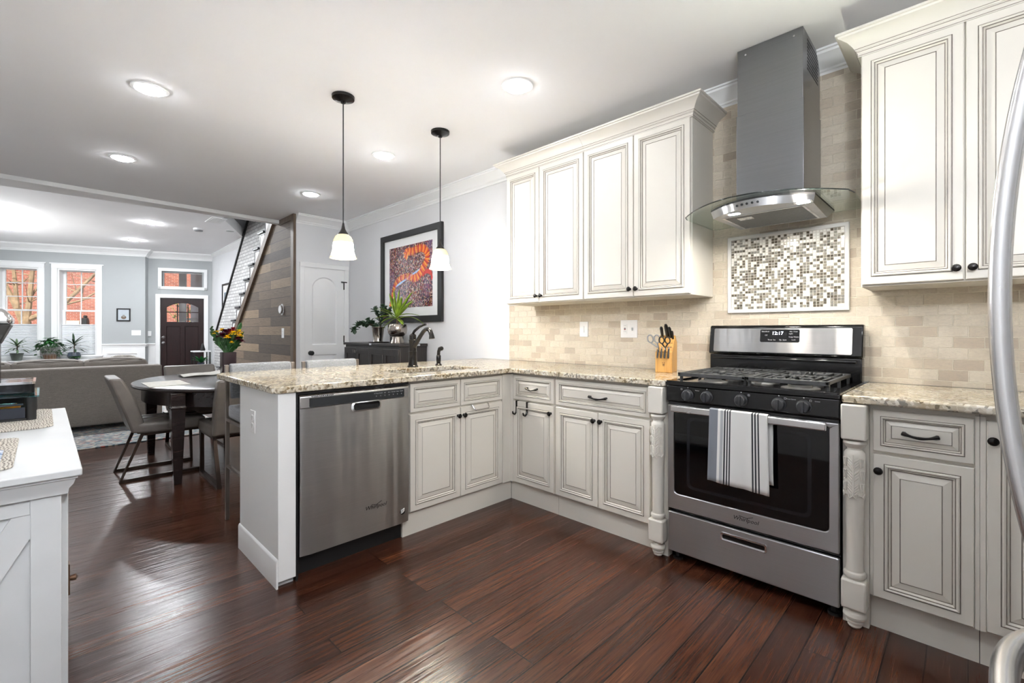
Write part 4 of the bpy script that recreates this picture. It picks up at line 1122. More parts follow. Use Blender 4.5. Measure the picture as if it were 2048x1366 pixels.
def scissors(label, u, b_, mat, s=1.0, lean=-.3):
    h = thing('kitchen_scissors', label, 'scissors', fK(u,b_,.0), 'scissors'); m = MB()
    for sg in (-1,1):
        c = Vector(fK(u+lean*.05+sg*.020*s, b_+.055*s, .024)); e = Vector(fK(1,0,0))-Vector(fK(0,0,0)); f = (Vector(fK(0,1,.3))-Vector(fK(0,0,0))).normalized()
        m.tube([c + e*math.cos(a)*.017*s + f*math.sin(a)*.024*s for a in [2*PI*i/16 for i in range(16)]], .0042, 8, closed=True)
        m.tube([fK(u,b_,.006), c - f*.024*s], [.004,.005], 8)
    part(h, 'loop_handle', m, mat); m = MB(); m.tube([fK(u,b_-.025,.0), fK(u,b_+.006,.008)], .006, 8); part(h, 'pivot', m, CHROME)
scissors('grey handled scissors leaning left in the knife block', -.030, .155, plain('grey_rubber','#8d8f92',.5), 1.05, -.5)
scissors('black handled scissors in front of the knife block slots', .012, .155, KH, .9, 0.0)

# ------------------------------------------------------------------ lamps
RLENS = emis('recessed_lens_glow', '#f6f8fb', LIGHT_K)
def recessed(x, y, z, label):
    r = thing('recessed_light', label, 'ceiling light', (x, y, z), 'recessed ceiling lights')
    m = MB(); m.lathe([(.097,-.001),(.095,-.006),(.078,-.009),(.074,-.004),(.074,-.0005)][::-1], (x,y,z), 'z', 32, cap0=False, cap1=False); part(r, 'trim_ring', m, WHITE)
    m = MB(); m.lathe([(.001,-.026),(.030,-.0245),(.055,-.019),(.068,-.010),(.0735,-.001)], (x,y,z), 'z', 28); part(r, 'lens', m, RLENS)
    return r
L0 = recessed(2.035, 1.962, ZK, 'round recessed ceiling light nearest the range hood')
FLENS = [c for c in L0.children if c.name.startswith('lens')][0].data.copy(); FLENS.materials[0] = emis('front_room_lens_glow', '#f4f7fb', LIGHT_K*8.0)
for x, y, z, lb in (
    (2.035, 3.545, ZK, 'round recessed ceiling light between the two pendant lamps'),
    (2.05, 5.11, ZK, 'round recessed ceiling light nearest the closet door'),
    (.462, 3.605, ZK, 'large looking round recessed ceiling light left of the pendant lamps'),
    (.48, 5.20, ZK, 'round recessed ceiling light near the beam on the left'),
    (.46, 1.96, ZK, 'round recessed ceiling light added above the near floor, out of frame'),  # this and the next: unseen, added on the ceiling grid for brightness
    (.46, .38, ZK, 'round recessed ceiling light added above the camera, out of frame'),
    (-.43, 10.97, ZL, 'round recessed light on the front room ceiling, nearer of the left pair'),
    (1.375, 10.70, ZL, 'round recessed light on the front room ceiling, nearer of the right pair'),
    (-.455, 13.20, ZL, 'round recessed light on the front room ceiling above the left window'),
    (1.385, 12.95, ZL, 'round recessed light on the front room ceiling nearest the transom'),
    (-.43, 8.5, ZL, 'round recessed light above the sofa, hidden by the beam on the left'),
    (1.375, 8.5, ZL, 'round recessed light above the sofa, hidden by the beam')):
    q_ = dup(L0, (x, y, z), None, lb)
    if z == ZL:
        for ch in q_.children:
            if ch.name.startswith('lens'): ch.data = FLENS
r = thing('added_fill_globe', 'white globe added as fill light behind the camera, out of frame', 'ceiling lamp', (.15, -.45, ZK))  # unseen lamp, added to brighten the kitchen ceiling and lower cabinets
m = MB(); m.lathe([(.012,-.45),(.012,-.03),(.06,-.02),(.065,-.001)], (.15,-.45,ZK), 'z', 20); part(r, 'canopy', m, BRONZE)
m = MB(); m.ball((.15,-.45,ZK-.58), .15, n=24, m=14); part(r, 'globe', m, emis('added_fill_globe_glow', '#f6f8fb', FILL_GLOBE_K))
r = thing('added_uplighter', 'tall uplighter with an upturned bowl, added as fill light near the left window, out of frame', 'floor lamp', (-.95, 12.0, 0))  # unseen uplighter, added to lift the front room ceiling
m = MB(); m.lathe([(.14,0),(.14,.02),(.03,.03)], (-.95,12.0,0)); part(r, 'base', m, BLACKM)
m = MB(); m.tube([(-.95,12.0,.03),(-.95,12.0,1.75)], .012, 8); part(r, 'pole', m, BLACKM)
m = MB(); m.lathe([(.03,1.74),(.12,1.80),(.19,1.90),(.186,1.90),(.115,1.81),(.02,1.76)], (-.95,12.0,0), 'z', 28); part(r, 'bowl', m, WHITE)
m = MB(); m.ball((-.95,12.0,1.835), .05, n=14); part(r, 'bulb', m, emis('added_uplighter_glow', '#fbfaf8', FILL_UPLIGHT_K))
r = thing('recessed_speaker', 'round unlit recessed fitting on the front room ceiling beside the brick stair wall', 'ceiling fitting', (2.60, 10.42, ZL))
m = MB(); m.lathe([(.10,-.001),(.098,-.008),(.075,-.010),(.072,-.004)][::-1], (2.60,10.42,ZL), 'z', 28, cap0=False, cap1=False); part(r, 'trim_ring', m, WHITE)
m = MB(); m.lathe([(.072,-.006),(.072,-.002)], (2.60,10.42,ZL), 'z', 24); part(r, 'lens', m, WALLF)
r = thing('smoke_detector', 'white and grey smoke detector on the front room ceiling', 'smoke detector', (2.108, 10.61, ZL))
m = MB(); m.lathe([(.04,-.055),(.07,-.052),(.075,-.035)], (2.108,10.61,ZL)); part(r, 'cover', m, plain('grey_plastic', '#8b8e90', .5))
m = MB(); m.lathe([(.076,-.036),(.085,-.03),(.085,-.001)], (2.108,10.61,ZL)); part(r, 'base', m, PLASTW)
r = thing('ceiling_vent', 'white rectangular air vent on the front room ceiling by the beam', 'vent', (2.17, 9.58, ZL))
m = MB(); m.box(2.05,2.29,9.33,9.83,ZL-.012,ZL-.001); part(r, 'frame', m, PLASTW, bevel=.003)
m = MB()
for i in range(10): m.box(2.075+i*.021, 2.085+i*.021, 9.36, 9.80, ZL-.017, ZL-.012)
part(r, 'slat', m, PLASTW)

def m_shade():
    t = NT('amber_glass_shade'); tc = t.n('TexCoord'); s = t.n('SeparateXYZ', {0: tc.outputs['Object']})
    z = t.math('ADD', s.outputs[2], 0.0)
    f = t.n('MapRange', {0: z, 1: 1.675-2.71, 2: 1.825-2.71}).outputs[0]
    col = t.ramp(f, [(0, lin('#f2dca6')), (.14, lin('#f7e2a8')), (.20, lin('#f6f8fc')), (.58, lin('#f6f8fc')), (.72, lin('#f6d78c')), (1, lin('#efc56f'))])
    st = t.ramp(f, [(0, (.0026,)*3+(1,)), (.10, (.003,)*3+(1,)), (.16, (1,)*3+(1,)), (.58, (1,)*3+(1,)), (.66, (.0028,)*3+(1,)), (1, (.0023,)*3+(1,))])
    t.p(col=lin('#f3e6c4'), rough=.25, emit=col, es=t.math('MULTIPLY', st, PEND_K)); return t.mat
SHADE = m_shade()
def pendant(x, y, label):
    r = thing('pendant_lamp', label, 'pendant lamp', (x, y, ZK), 'pendant lamps')
    m = MB(); m.lathe([(.014,-.045),(.02,-.035),(.045,-.025),(.068,-.018),(.07,-.001)], (x,y,ZK), 'z', 28); part(r, 'canopy', m, BRONZE)
    m = MB(); m.tube([(x,y,ZK-.04),(x,y,2.3),(x,y,1.89)], .0035, 8); part(r, 'cord', m, BLACKM)
    m = MB(); m.lathe([(.031,1.815),(.031,1.832),(.022,1.845),(.013,1.862),(.008,1.885),(.006,1.90)], (x,y,0)); part(r, 'socket', m, BRONZE)
    pr = [(.082,1.675),(.079,1.680),(.070,1.695),(.063,1.720),(.060,1.760),(.057,1.79),(.047,1.812),(.033,1.824),(.030,1.8245)]
    m = MB(); m.lathe(pr, (x,y,0), 'z', 32, cap0=False, cap1=False); part(r, 'shade', m, SHADE, solid=.004)
    m = MB(); m.ball((x,y,1.75), .028, n=14); part(r, 'bulb', m, emis('bulb_glow', '#fff0d0', PEND_K*2) if 'bulb_glow' not in bpy.data.materials else bpy.data.materials['bulb_glow'])
    return r
P0 = pendant(1.344, 2.84, 'bell shaped amber glass pendant lamp, the left one over the peninsula')
dup(P0, (2.091, 2.82, ZK), None, 'bell shaped amber glass pendant lamp, the right one hanging in front of the framed picture')

# ------------------------------------------------------------------ right wall: picture, bar cabinet and plants
def m_confetti():
    t = NT('confetti_print'); v = t.co((1,1,.62))
    w = t.noise(v, 9, 3); dv = t.n('VectorMath', {0: v, 1: t.n('VectorMath', {0: w.outputs['Color'], 1: (.03,.03,.03)}, operation='MULTIPLY').outputs[0]}, operation='ADD').outputs[0]
    vo = t.n('TexVoronoi', {'Vector': dv, 'Scale': 105.0}); rv = t.n('SeparateColor', {0: vo.outputs['Color']}).outputs[0]
    c = t.ramp(rv, [(0, lin('#2c1c22')), (.20, lin('#5d2a38')), (.36, lin('#964a5a')), (.50, lin('#d3b9b0')), (.62, lin('#4a3a4e')), (.70, lin('#b8625c')), (.80, lin('#ecdccb')), (.88, lin('#c99a55')), (.94, lin('#7d4a6e'))], 'CONSTANT')
    b = t.noise(v, 3.2, 3); c = t.mix(t.ramp(b.outputs[0], [(.47, (0,0,0,1)), (.62, (.45,.45,.45,1))]), c, lin('#7d7bb0'))
    t.p(col=t.mix(1.0, c, (.72,.66,.66,1), 'MULTIPLY'), rough=.12); return t.mat
fA = FR(2.985, 0)
r = thing('framed_picture', 'large black framed colourful picture of an orange ribbed swirl on a white mat', 'picture', fA(-4.59, 1.315, 0), 'pictures')
m = MB().plate(fA, rect(-5.218,-3.962,1.315,2.375), [rect(-5.148,-4.032,1.385,2.305)], 0, .035); part(r, 'frame', m, BLACKM, bevel=.004)
part(r, 'mat', MB().fbox(fA, -5.150,-4.030,1.383,2.307, 0, .012), plain('white_mat', '#eceded', .5, var=.01))
m = MB(); m.fbox(fA, -5.035,-4.149,1.485,2.21,.012,.0135); pr_ = part(r, 'print', m, m_confetti(), flat=True)
m = MB()
def ps(u, v): return (-5.035 + .886*u, 1.485 + .725*v)
sp = [(.02,.04),(.07,.17),(.10,.30),(.17,.42),(.30,.49),(.45,.50),(.58,.46),(.68,.47),(.76,.55),(.84,.64),(.90,.74),(.88,.84),(.80,.90),(.68,.91),(.56,.88),(.46,.90),(.40,.86),(.46,.82)]
def cat_(P, t):
    n = len(P)-1; i = min(int(t), n-1); f = t-i
    p0, p1, p2, p3 = P[max(i-1,0)], P[i], P[i+1], P[min(i+2,n)]
    return tuple(.5*((2*p1[k])+(-p0[k]+p2[k])*f+(2*p0[k]-5*p1[k]+4*p2[k]-p3[k])*f*f+(-p0[k]+3*p1[k]-3*p2[k]+p3[k])*f**3) for k in (0,1))
N_ = 74
for i in range(N_):
    t0 = (len(sp)-1)*i/N_; a = cat_(sp, t0); b = cat_(sp, min(t0+.12, len(sp)-1))
    a_ = Vector(ps(*a)); d = (Vector(ps(*b))-a_); d = d.normalized() if d.length > 1e-6 else Vector((1,0)); n_ = Vector((-d.y, d.x)); w_ = .030+.022*min(1, i/30)
    pts = [a_ + d*.012*math.cos(k*PI/4) + n_*w_*math.sin(k*PI/4) for k in range(8)]
    m.prism([(p.x,p.y) for p in pts], fA, .0135, .0137 + .00001*i, i % 3)
ps2 = [(.80,.50),(.88,.54),(.97,.50),(.99,.42)]
for i in range(14):
    a = cat_(ps2, 3*i/14); a_ = Vector(ps(*a)); pts = [a_ + Vector((.016*math.cos(k*PI/4), .03*math.sin(k*PI/4))) for k in range(8)]
    m.prism([(p.x,p.y) for p in pts], fA, .0135, .0138 + .00001*i, 2)
part(pr_, 'swirl', m, [plain('orange_print', '#e8702a', .12, var=.15), plain('bright_orange_print', '#f59a3c', .12, var=.1), plain('red_print', '#c8352c', .12, var=.15)], flat=True)
m = MB(); m.prism([ps(.12,.36),ps(.13,.33),ps(.86,.62),ps(.85,.645)], fA, .0135, .0136); part(pr_, 'light_streak', m, plain('pale_blue_print', '#a9c3e6', .12))

r = thing('bar_cabinet', 'black brown bar cabinet against the wall under the framed picture', 'cabinet', (2.79, 4.87, 0))
BX, BZ = 2.62, 1.075
m = MB(); m.box(BX+.012, 2.970, 4.25, 5.495, .05, BZ-.03); m.box(BX+.05, 2.96, 4.28, 5.46, 0, .05); part(r, 'carcass', m, ESPRESSO2, bevel=.003)
m = MB(); m.box(BX-.012, 2.972, 4.235, 5.51, BZ-.03, BZ); part(r, 'top', m, ESPRESSO2, bevel=.004)
fB = FR(BX+.012, 0)
for a, b in ((-5.49,-5.19),(-5.185,-4.885),(-4.88,-4.57),(-4.565,-4.255)):
    m = MB(); m.plate(fB, rect(a,b,.08,BZ-.06), [rect(a+.06,b-.06,.14,BZ-.13)], 0, .018); m.fbox(fB, a+.055, b-.055, .135, BZ-.125, .0, .010); d = part(r, 'door', m, ESPRESSO2, bevel=.002)
for u in (-5.205,-5.170):
    m = MB(); m.tube([fB(u,BZ-.115,.018),fB(u,BZ-.115,.04),fB(u,BZ-.085,.045),fB(u,BZ-.085,.018)], .008, 8); part(r, 'handle', m, CHROME)
m = MB(); m.fbox(fB, -4.572,-4.563,.86,.95,.018,.026); part(r, 'latch', m, CHROME)
m = MB(); m.fbox(fB, -4.86,-4.81,BZ-.022,BZ-.004,.0,.026); m.box(2.82,2.87,4.232,4.236,BZ-.024,BZ-.004); part(r, 'hinge', m, CHROME)
m = MB(); m.lathe([(.006,0),(.010,.012),(.001,.014)], (2.80,4.249,.92), 'ny', 10); part(r, 'knob', m, CHROME)

def leafblade(m, base, d, up, ln, w, droop=.4, seg=7, mi=0, fold=.25, shape='blade'):
    base = Vector(base); d = Vector(d).normalized(); up = Vector(up); s = d.cross(up)
    s = s.normalized() if s.length > 1e-5 else Vector((1,0,0)); rows = []
    p = base.copy(); dr = d.copy()
    for i in range(seg+1):
        t = i/seg
        ww = w*(math.sin(PI*min(1,(t*.86+.10)))**.8 if shape == 'blade' else math.sin(PI*(t*.92+.06))**.6)
        if i == seg: ww = w*.04
        nrm = s.cross(dr).normalized()
        rows.append([p - s*ww + nrm*ww*fold, p, p + s*ww + nrm*ww*fold])
        dr = (dr + Vector((0,0,-1))*droop/seg).normalized(); p = p + dr*ln/seg
    m.grid(rows, mi)

r = thing('silver_tray', 'small dark round tray under the silver cup on the bar cabinet', 'tray', (2.78, 4.97, BZ))
part(r, 'plate', MB().lathe([(.10,BZ+.0005),(.122,BZ+.004),(.126,BZ+.012),(.122,BZ+.012),(.10,BZ+.007)], (2.78,4.95,0), 'z', 28), NICKEL)
r = thing('jade_plant', 'jade plant with dark round leaves in a silver cup on the bar cabinet', 'plant', (2.78, 4.97, BZ+.008))
cz = BZ+.008; c0 = (2.78, 4.97)
m = MB(); m.lathe([(.052,cz),(.058,cz+.006),(.054,cz+.014),(.062,cz+.08),(.071,cz+.165),(.075,cz+.172),(.072,cz+.178),(.067,cz+.178),(.066,cz+.165)], (*c0,0), 'z', 28, cap1=False); part(r, 'cup', m, NICKEL)
part(r, 'soil', MB().lathe([(.066,cz+.155),(.066,cz+.16)], (*c0,0)), SOIL)
m = MB(); lf = MB(); top = Vector((*c0, cz+.16))
# towards the left of the picture is (-x,+y)
for br_ in ([(.0,.0,0),(-.06,.10,.05),(-.11,.19,.055),(-.14,.26,.02),(-.15,.30,-.03)],[(0,0,0),(-.05,.07,.06),(-.08,.12,.10)],[(.01,-.01,0),(.03,-.06,.10),(.045,-.09,.18),(.03,-.05,.26)],[(.03,-.06,.10),(.05,-.13,.17),(.06,-.17,.22)],[(.02,-.03,.06),(.0,.0,.16),(-.02,.06,.23)]):
    pts = [top + Vector(p) for p in br_]; m.tube(pts, [.010,.009,.007,.005,.004][:len(pts)], 6)
    for i in range(1, len(pts)):
        for k in range(15):
            t = rnd.random(); b = pts[i-1].lerp(pts[i], t) if i > 1 or rnd.random() < .5 else pts[i]
            d = Vector((rnd.uniform(-1,1), rnd.uniform(-1,1), rnd.uniform(-.3,1))).normalized()
            leafblade(lf, b, d, (0,0,1), rnd.uniform(.045,.07), rnd.uniform(.017,.026), .2, 4, shape='oval', fold=.3)
part(r, 'stem', m, STEM); part(r, 'leaves', lf, LEAF2, solid=.004)
r = thing('dracaena_plant', 'lime green dracaena in a footed silver bowl on the bar cabinet', 'plant', (2.78, 4.51, BZ))
c1 = (2.76, 4.51)
m = MB(); m.lathe([(.076,BZ+.0005),(.077,BZ+.004),(.060,BZ+.05),(.054,BZ+.075),(.075,BZ+.085),(.100,BZ+.11),(.108,BZ+.15),(.104,BZ+.19),(.095,BZ+.212),(.092,BZ+.212),(.100,BZ+.185)], (*c1,0), 'z', 32, cap1=False); part(r, 'bowl', m, NICKEL)
part(r, 'soil', MB().lathe([(.099,BZ+.175),(.099,BZ+.18)], (*c1,0)), SOIL)
m = MB(); m.tube([(*c1,BZ+.17),(c1[0],c1[1]+.005,BZ+.24),(c1[0],c1[1],BZ+.30)], [.014,.012,.011], 8); part(r, 'stem', m, STEM)
lf = MB()
# (azimuth in the picture plane, elevation, length, width, droop)
E_ = Vector((.50,-.87,0)); Gv = Vector((-.87,-.5,0))
for az, el, ln, w, dr in ((-.95,.40,.26,.030,.8),(-.85,.75,.27,.028,.5),(-.45,1.2,.31,.030,.1),(-.15,1.3,.33,.030,.05),(.12,1.2,.30,.03,.2),(.6,.95,.34,.030,.15),(.9,.75,.32,.030,.2),(.95,.35,.30,.026,.6),(1.0,.55,.36,.026,1.3),(-.7,-.35,.22,.032,.6),(.35,-.05,.12,.030,.9),(-1.0,.2,.20,.028,.9),(.3,1.0,.26,.028,.3),(-.5,.65,.24,.028,.7),(-.3,.9,.27,.028,.3),(.75,1.1,.27,.026,.3)):
    d = E_*az + Gv*rnd.uniform(-.3,.7)*.6 + Vector((0,0,1))*el
    leafblade(lf, (c1[0], c1[1], BZ+.285+rnd.uniform(-.02,.02)), d, (0,0,1) if abs(el) < 1.1 else tuple(-E_), ln, w, dr, 8)
part(r, 'leaves', lf, LEAF3, solid=.0012)
m = MB(); m.box(2.83,2.93,4.66,4.79,BZ+.001,BZ+.07); m.box(2.828,2.932,4.658,4.792,BZ+.072,BZ+.105); solo('black_box', m, BLACKM, 'small black lidded box between the silver cup and footed bowl', 'box', bevel=.003)

# thermostat and outlet on the planks
fX = FR(XS, 0)
r = thing('thermostat', 'round white thermostat on the plank wall', 'thermostat', fX(-6.53, 1.43, 0))
part(r, 'wall_plate', MB().prism([( -6.53+a, 1.50+b) for a,b in rr(-.05,.05,-.075,.075,.05,8)], fX, .0005, .010), PLASTW, bevel=.003)
m = MB(); m.prism([(-6.53+.058*math.cos(i*PI/16), 1.50+.058*math.sin(i*PI/16)) for i in range(32)], fX, .010, .035); part(r, 'dial', m, CHROME, bevel=.004)
m = MB(); m.prism([(-6.53+.047*math.cos(i*PI/16), 1.50+.047*math.sin(i*PI/16)) for i in range(32)], fX, .035, .0365); part(r, 'face', m, PLASTW)
outlet(fX, -6.51, 1.185, 'white outlet on the plank wall below the thermostat', .082, .13)
# small things on the front wall
r = thing('small_framed_picture', 'small black framed picture of a round brown shape on the grey front wall', 'picture', FF(-.42,1.455,0), 'pictures')
m = MB().plate(FF, rect(-.555,-.288,1.455,1.762), [rect(-.53,-.313,1.48,1.737)], .0005, .025); part(r, 'frame', m, BLACKM, bevel=.002)
m = MB(); m.fbox(FF, -.535,-.308,1.475,1.742, .0005, .010); po = part(r, 'print', m, plain('pale_blue_grey_print', '#b7bfc6', .3))
m = MB(); m.prism([(-.42+.05*math.cos(i*PI/12), 1.545+.042*math.sin(i*PI/12)) for i in range(24)], FF, .010, .012); m.prism([(-.42+.028*math.cos(i*PI/12), 1.575+.03*math.sin(i*PI/12)) for i in range(24)], FF, .012, .013, 1); part(po, 'round_shape', m, [plain('brown_print', '#6d5b4b', .4), plain('grey_print', '#8f8b86', .4)])
o = outlet(FF, -.178, 1.172, 'white triple switch plate on the grey front wall', .185, .125, 'none', 'light_switch', 'switch')
m = MB()
for a in (-.232,-.178,-.124): m.fbox(FF, a-.006, a+.006, 1.16, 1.186, .005, .012)
part(o, 'switch', m, PLASTW)
m = MB().fbox(FD, .0, .068, 1.085, 1.215, .0005, .022); solo('alarm_keypad', m, PLASTW, 'small white keypad on the wall left of the front door', 'keypad', bevel=.004)
fH = Fr((3.0995,0,0),(0,-1,0),(0,0,1),(-1,0,0))
r = thing('hallway_picture', 'dark framed picture beside the brick stair wall, partly hidden', 'picture', (3.09, 12.6, 1.7), 'pictures')
m = MB().plate(fH, rect(-13.05,-12.33,1.72,2.36), [rect(-13.01,-12.37,1.76,2.32)], 0, .025); part(r, 'frame', m, BLACKM)
m = MB().fbox(fH, -13.02,-12.36,1.75,2.33, 0, .008); m.fbox(fH, -12.9,-12.5,1.85,2.15,.008,.009,1); part(r, 'print', m, [WHITE, plain('grey_blue_print', '#6f7f8c', .4, var=.3)])

# ------------------------------------------------------------------ dining table and chairs
TC = (1.26, 5.10); TA, TB = .735, .945
def ell(k, z, n=56): return [(TC[0]+(TA-k)*math.cos(2*PI*i/n), TC[1]+(TB-k)*math.sin(2*PI*i/n), z) for i in range(n)]
r = thing('dining_table', 'dark oval dining table with tapered square legs', 'table', (TC[0], TC[1], 0))
m = MB(); m.loops([ell(.03,.722), ell(.004,.726), ell(0,.736), ell(.006,.750), ell(.02,.755)]); part(r, 'tabletop', m, ESPRESSO)
m = MB(); m.loops([ell(.085,.60), ell(.075,.602), ell(.075,.722)]); part(r, 'apron', m, ESPRESSO)
for x in (.745, 2*TC[0]-.745):
    for y in (4.46, 2*TC[1]-4.46):
        m = MB(); f = lambda h, z: [(x-h,y-h,z),(x+h,y-h,z),(x+h,y+h,z),(x-h,y+h,z)]
        m.loops([f(.026,.0),f(.047,.595),f(.052,.60),f(.052,.612),f(.047,.617),f(.047,.72)]); part(r, 'leg', m, ESPRESSO, bevel=.003)
LIN_ = m_fabric('white_woven_placemat', '#c9c6bd', '#e8e5dd', (160,160,160))
m = MB(); m.prism([(.60,4.70),(.885,4.74),(.885,5.20),(.60,5.16)], XY, .7555, .7595); solo('placemat', m, LIN_, 'flat white placemat on the table in front of the left chair', 'placemat', 'placemats on the table', bevel=.0015)
G = []
for i in range(13):
    row = []
    for j in range(9):
        u, v = i/12, j/8; row.append((.96+.42*u, 5.50+.30*v+.10*(u-.5), .761+.010*abs(math.sin(u*5+v*3))+.018*max(0,u-.4)*v+(.006 if 3 < j < 6 else 0)))
    G.append(row)
m = MB(); m.grid(G); solo('placemat', m, LIN_, 'crumpled white placemat on the table in front of the far chair', 'placemat', 'placemats on the table', solid=.003)
# flowers
r = thing('flower_vase', 'bunch of yellow and dark red flowers in a dark square vase on the table', 'vase of flowers', (1.30, 5.28, .7555))
VM = plain('dark_plum_vase', '#3d3033', .25, var=.08); vc = (1.30, 5.28)
m = MB(); f = lambda h, z: [(vc[0]+a, vc[1]+b, z) for a,b in rr(-h,h,-h,h,.018,4)]
m.loops([f(.056,.756),f(.060,.765),f(.062,.99),f(.062,1.0),f(.055,1.0),f(.053,.96)], cap1=True); part(r, 'vase', m, VM)
st = MB(); gr = MB()
PET = {'yellow_bloom': plain('yellow_petal', '#ffd61c', .6, var=.12, vs=40), 'burgundy_bloom': plain('burgundy_petal', '#5d1530', .6, var=.3, vs=40), 'crimson_bloom': plain('crimson_petal', '#a3142c', .6, var=.2, vs=40)}
Rv = Vector((.702,-.712,0)); Dv = Vector((.712,.702,0))
def bloom(m, c, rad, n=3):
    for ring in range(n):
        kk = 12 - ring*2
        for i in range(kk):
            a = 2*PI*i/kk + ring*.4; el = .15 + ring*.45
            d = Vector((math.cos(a)*math.cos(el), math.sin(a)*math.cos(el), math.sin(el)))
            leafblade(m, c, d, (0,0,1), rad*(1-.12*ring), rad*.30, .5, 3, shape='oval')
FLW = [('yellow_bloom',-.115,0,.19,.042),('yellow_bloom',-.075,.02,.215,.040),('yellow_bloom',.065,-.02,.185,.048),('yellow_bloom',.095,.02,.20,.044),('yellow_bloom',.03,-.06,.150,.036),('yellow_bloom',.065,-.05,.10,.022),('yellow_bloom',.12,.0,.165,.034),
       ('burgundy_bloom',-.03,.0,.20,.05),('burgundy_bloom',-.055,-.02,.165,.045),('burgundy_bloom',-.005,.03,.21,.045),('burgundy_bloom',.11,-.02,.135,.038),('burgundy_bloom',.14,0,.11,.03),('burgundy_bloom',-.09,0,.155,.036),('burgundy_bloom',.0,-.03,.155,.04),
       ('crimson_bloom',.03,.03,.225,.042),('crimson_bloom',.01,.0,.18,.03),('crimson_bloom',.04,.0,.205,.034)]
for nm, a, b, z, q in FLW:
    c = Vector((*vc,1.0)) + Rv*a + Dv*b + Vector((0,0,z)); mm = MB(); bloom(mm, c, q*1.15); part(r, nm, mm, PET[nm], flat=True)
    st.tube([(vc[0]+rnd.uniform(-.03,.03), vc[1]+rnd.uniform(-.03,.03), .97), Vector((*vc,1.0)) + Rv*a*.5 + Dv*b*.5 + Vector((0,0,z*.5)), c], [.004,.0035,.003], 5)
for i in range(64):
    a, b, z = rnd.uniform(-.13,.12), rnd.uniform(-.05,.05), rnd.uniform(.02,.15)
    a *= .35 + z*4.5 if z < .14 else 1
    c = Vector((*vc,1.0)) + Rv*a + Dv*b + Vector((0,0,z)); d = Rv*(a*5+rnd.uniform(-.4,.4)) + Vector((0,0,1))*rnd.uniform(.2,1)
    leafblade(gr, c, d, tuple(Dv), rnd.uniform(.06,.10), .012, .3, 5)
    st.tube([(vc[0]+a*.25, vc[1], .98), c], [.003,.002], 4)
leafblade(gr, Vector((*vc,1.0))+Rv*.085+Vector((0,0,.21)), Rv*.5+Vector((0,0,1)), tuple(Dv), .10, .022, .0, 6, fold=.6)
for i in range(14): gr.ball(tuple(Vector((*vc,1.0))+Rv*rnd.uniform(-.18,-.14)+Vector((0,0,rnd.uniform(.19,.27)))), .010, n=6, m=4)
part(r, 'stem', st, LEAF); part(r, 'leaves', gr, LEAF)

def cushion(m, x0, x1, y0, y1, z0, z1, mi=0, n=8, puff=.012):
    """box with softly bulging faces"""
    def pt(u, v, face):
        b = puff*(1-(2*u-1)**4)*(1-(2*v-1)**4)
        X, Y, Z = x1-x0, y1-y0, z1-z0
        return {'b': (x0+X*u, y0+Y*(1-v), z0-b*.3), 't': (x0+X*u, y0+Y*v, z1+b), 'f': (x0+X*u, y0-b, z0+Z*v), 'k': (x0+X*(1-u), y1+b, z0+Z*v), 'l': (x0-b, y0+Y*(1-u), z0+Z*v), 'r': (x1+b, y0+Y*u, z0+Z*v)}[face]
    for fc in 'btfklr':
        m.grid([[pt(i/n, j/n, fc) for i in range(n+1)] for j in range(n+1)], mi)
    return m
def weld(o, d=.0005):
    w = o.modifiers.new('weld', 'WELD'); w.merge_threshold = d; o.modifiers.move(o.modifiers.find('weld'), 0)
    return o
# chair: built facing +y, origin on the floor
r = CH0 = thing('dining_chair', 'taupe leather dining chair on a dark sled base, at the left side of the table', 'chair', (0,0,0), 'dining chairs')
m = cushion(MB(), -.23,.23,-.17,.30,.375,.465); weld(part(r, 'seat', m, LEATHER, bevel=.018, seg=3))
m = MB(); P = []
for z, yb, yf in ((.385,-.20,-.105),(.50,-.235,-.13),(.66,-.285,-.175),(.80,-.335,-.245),(.835,-.345,-.265)):
    P.append([(x*.231, (yb if s < 0 else yf) + (.0 if abs(x) > .99 else 0), z) for x, s in ((-1,-1),(0,-1),(1,-1),(1,1),(0,1),(-1,1))])
m.loops(P); part(r, 'backrest', m, LEATHER, bevel=.018, seg=3)
m = MB()
for x in (-.08,.08): m.box(x-.002,x+.002,-.16,.28,.474,.4805)
m.box(-.20,.20,.06,.064,.474,.4805); part(r, 'seat_seam', m, plain('seam_taupe', '#5d5853', .5))
for s in (-1, 1):
    m = MB(); x = s*.208
    m.tube([(x,-.13,.378),(x,-.27,.0115),(x,.28,.0115),(x,.27,.378)], .0115, 4, sq=True); part(r, 'leg_frame', m, DKBRONZE)
m = MB(); m.tube([(-.208,-.125,.366),(.208,-.125,.366)], .011, 4, sq=True); m.tube([(-.208,.265,.366),(.208,.265,.366)], .011, 4, sq=True); m.tube([(-.208,-.12,.366),(-.208,.265,.366)], .010, 4, sq=True); m.tube([(.208,-.12,.366),(.208,.265,.366)], .010, 4, sq=True)
part(r, 'seat_rail', m, DKBRONZE)
CH0.location = (.70, 5.01, 0); CH0.rotation_euler = (0,0,-PI/2)
dup(CH0, (1.155, 4.365, 0), 0.0, 'taupe leather dining chair with its back to the peninsula, nearest the bar stools')
dup(CH0, (1.14, 5.86, 0), PI, 'taupe leather dining chair facing the camera at the far end of the table')
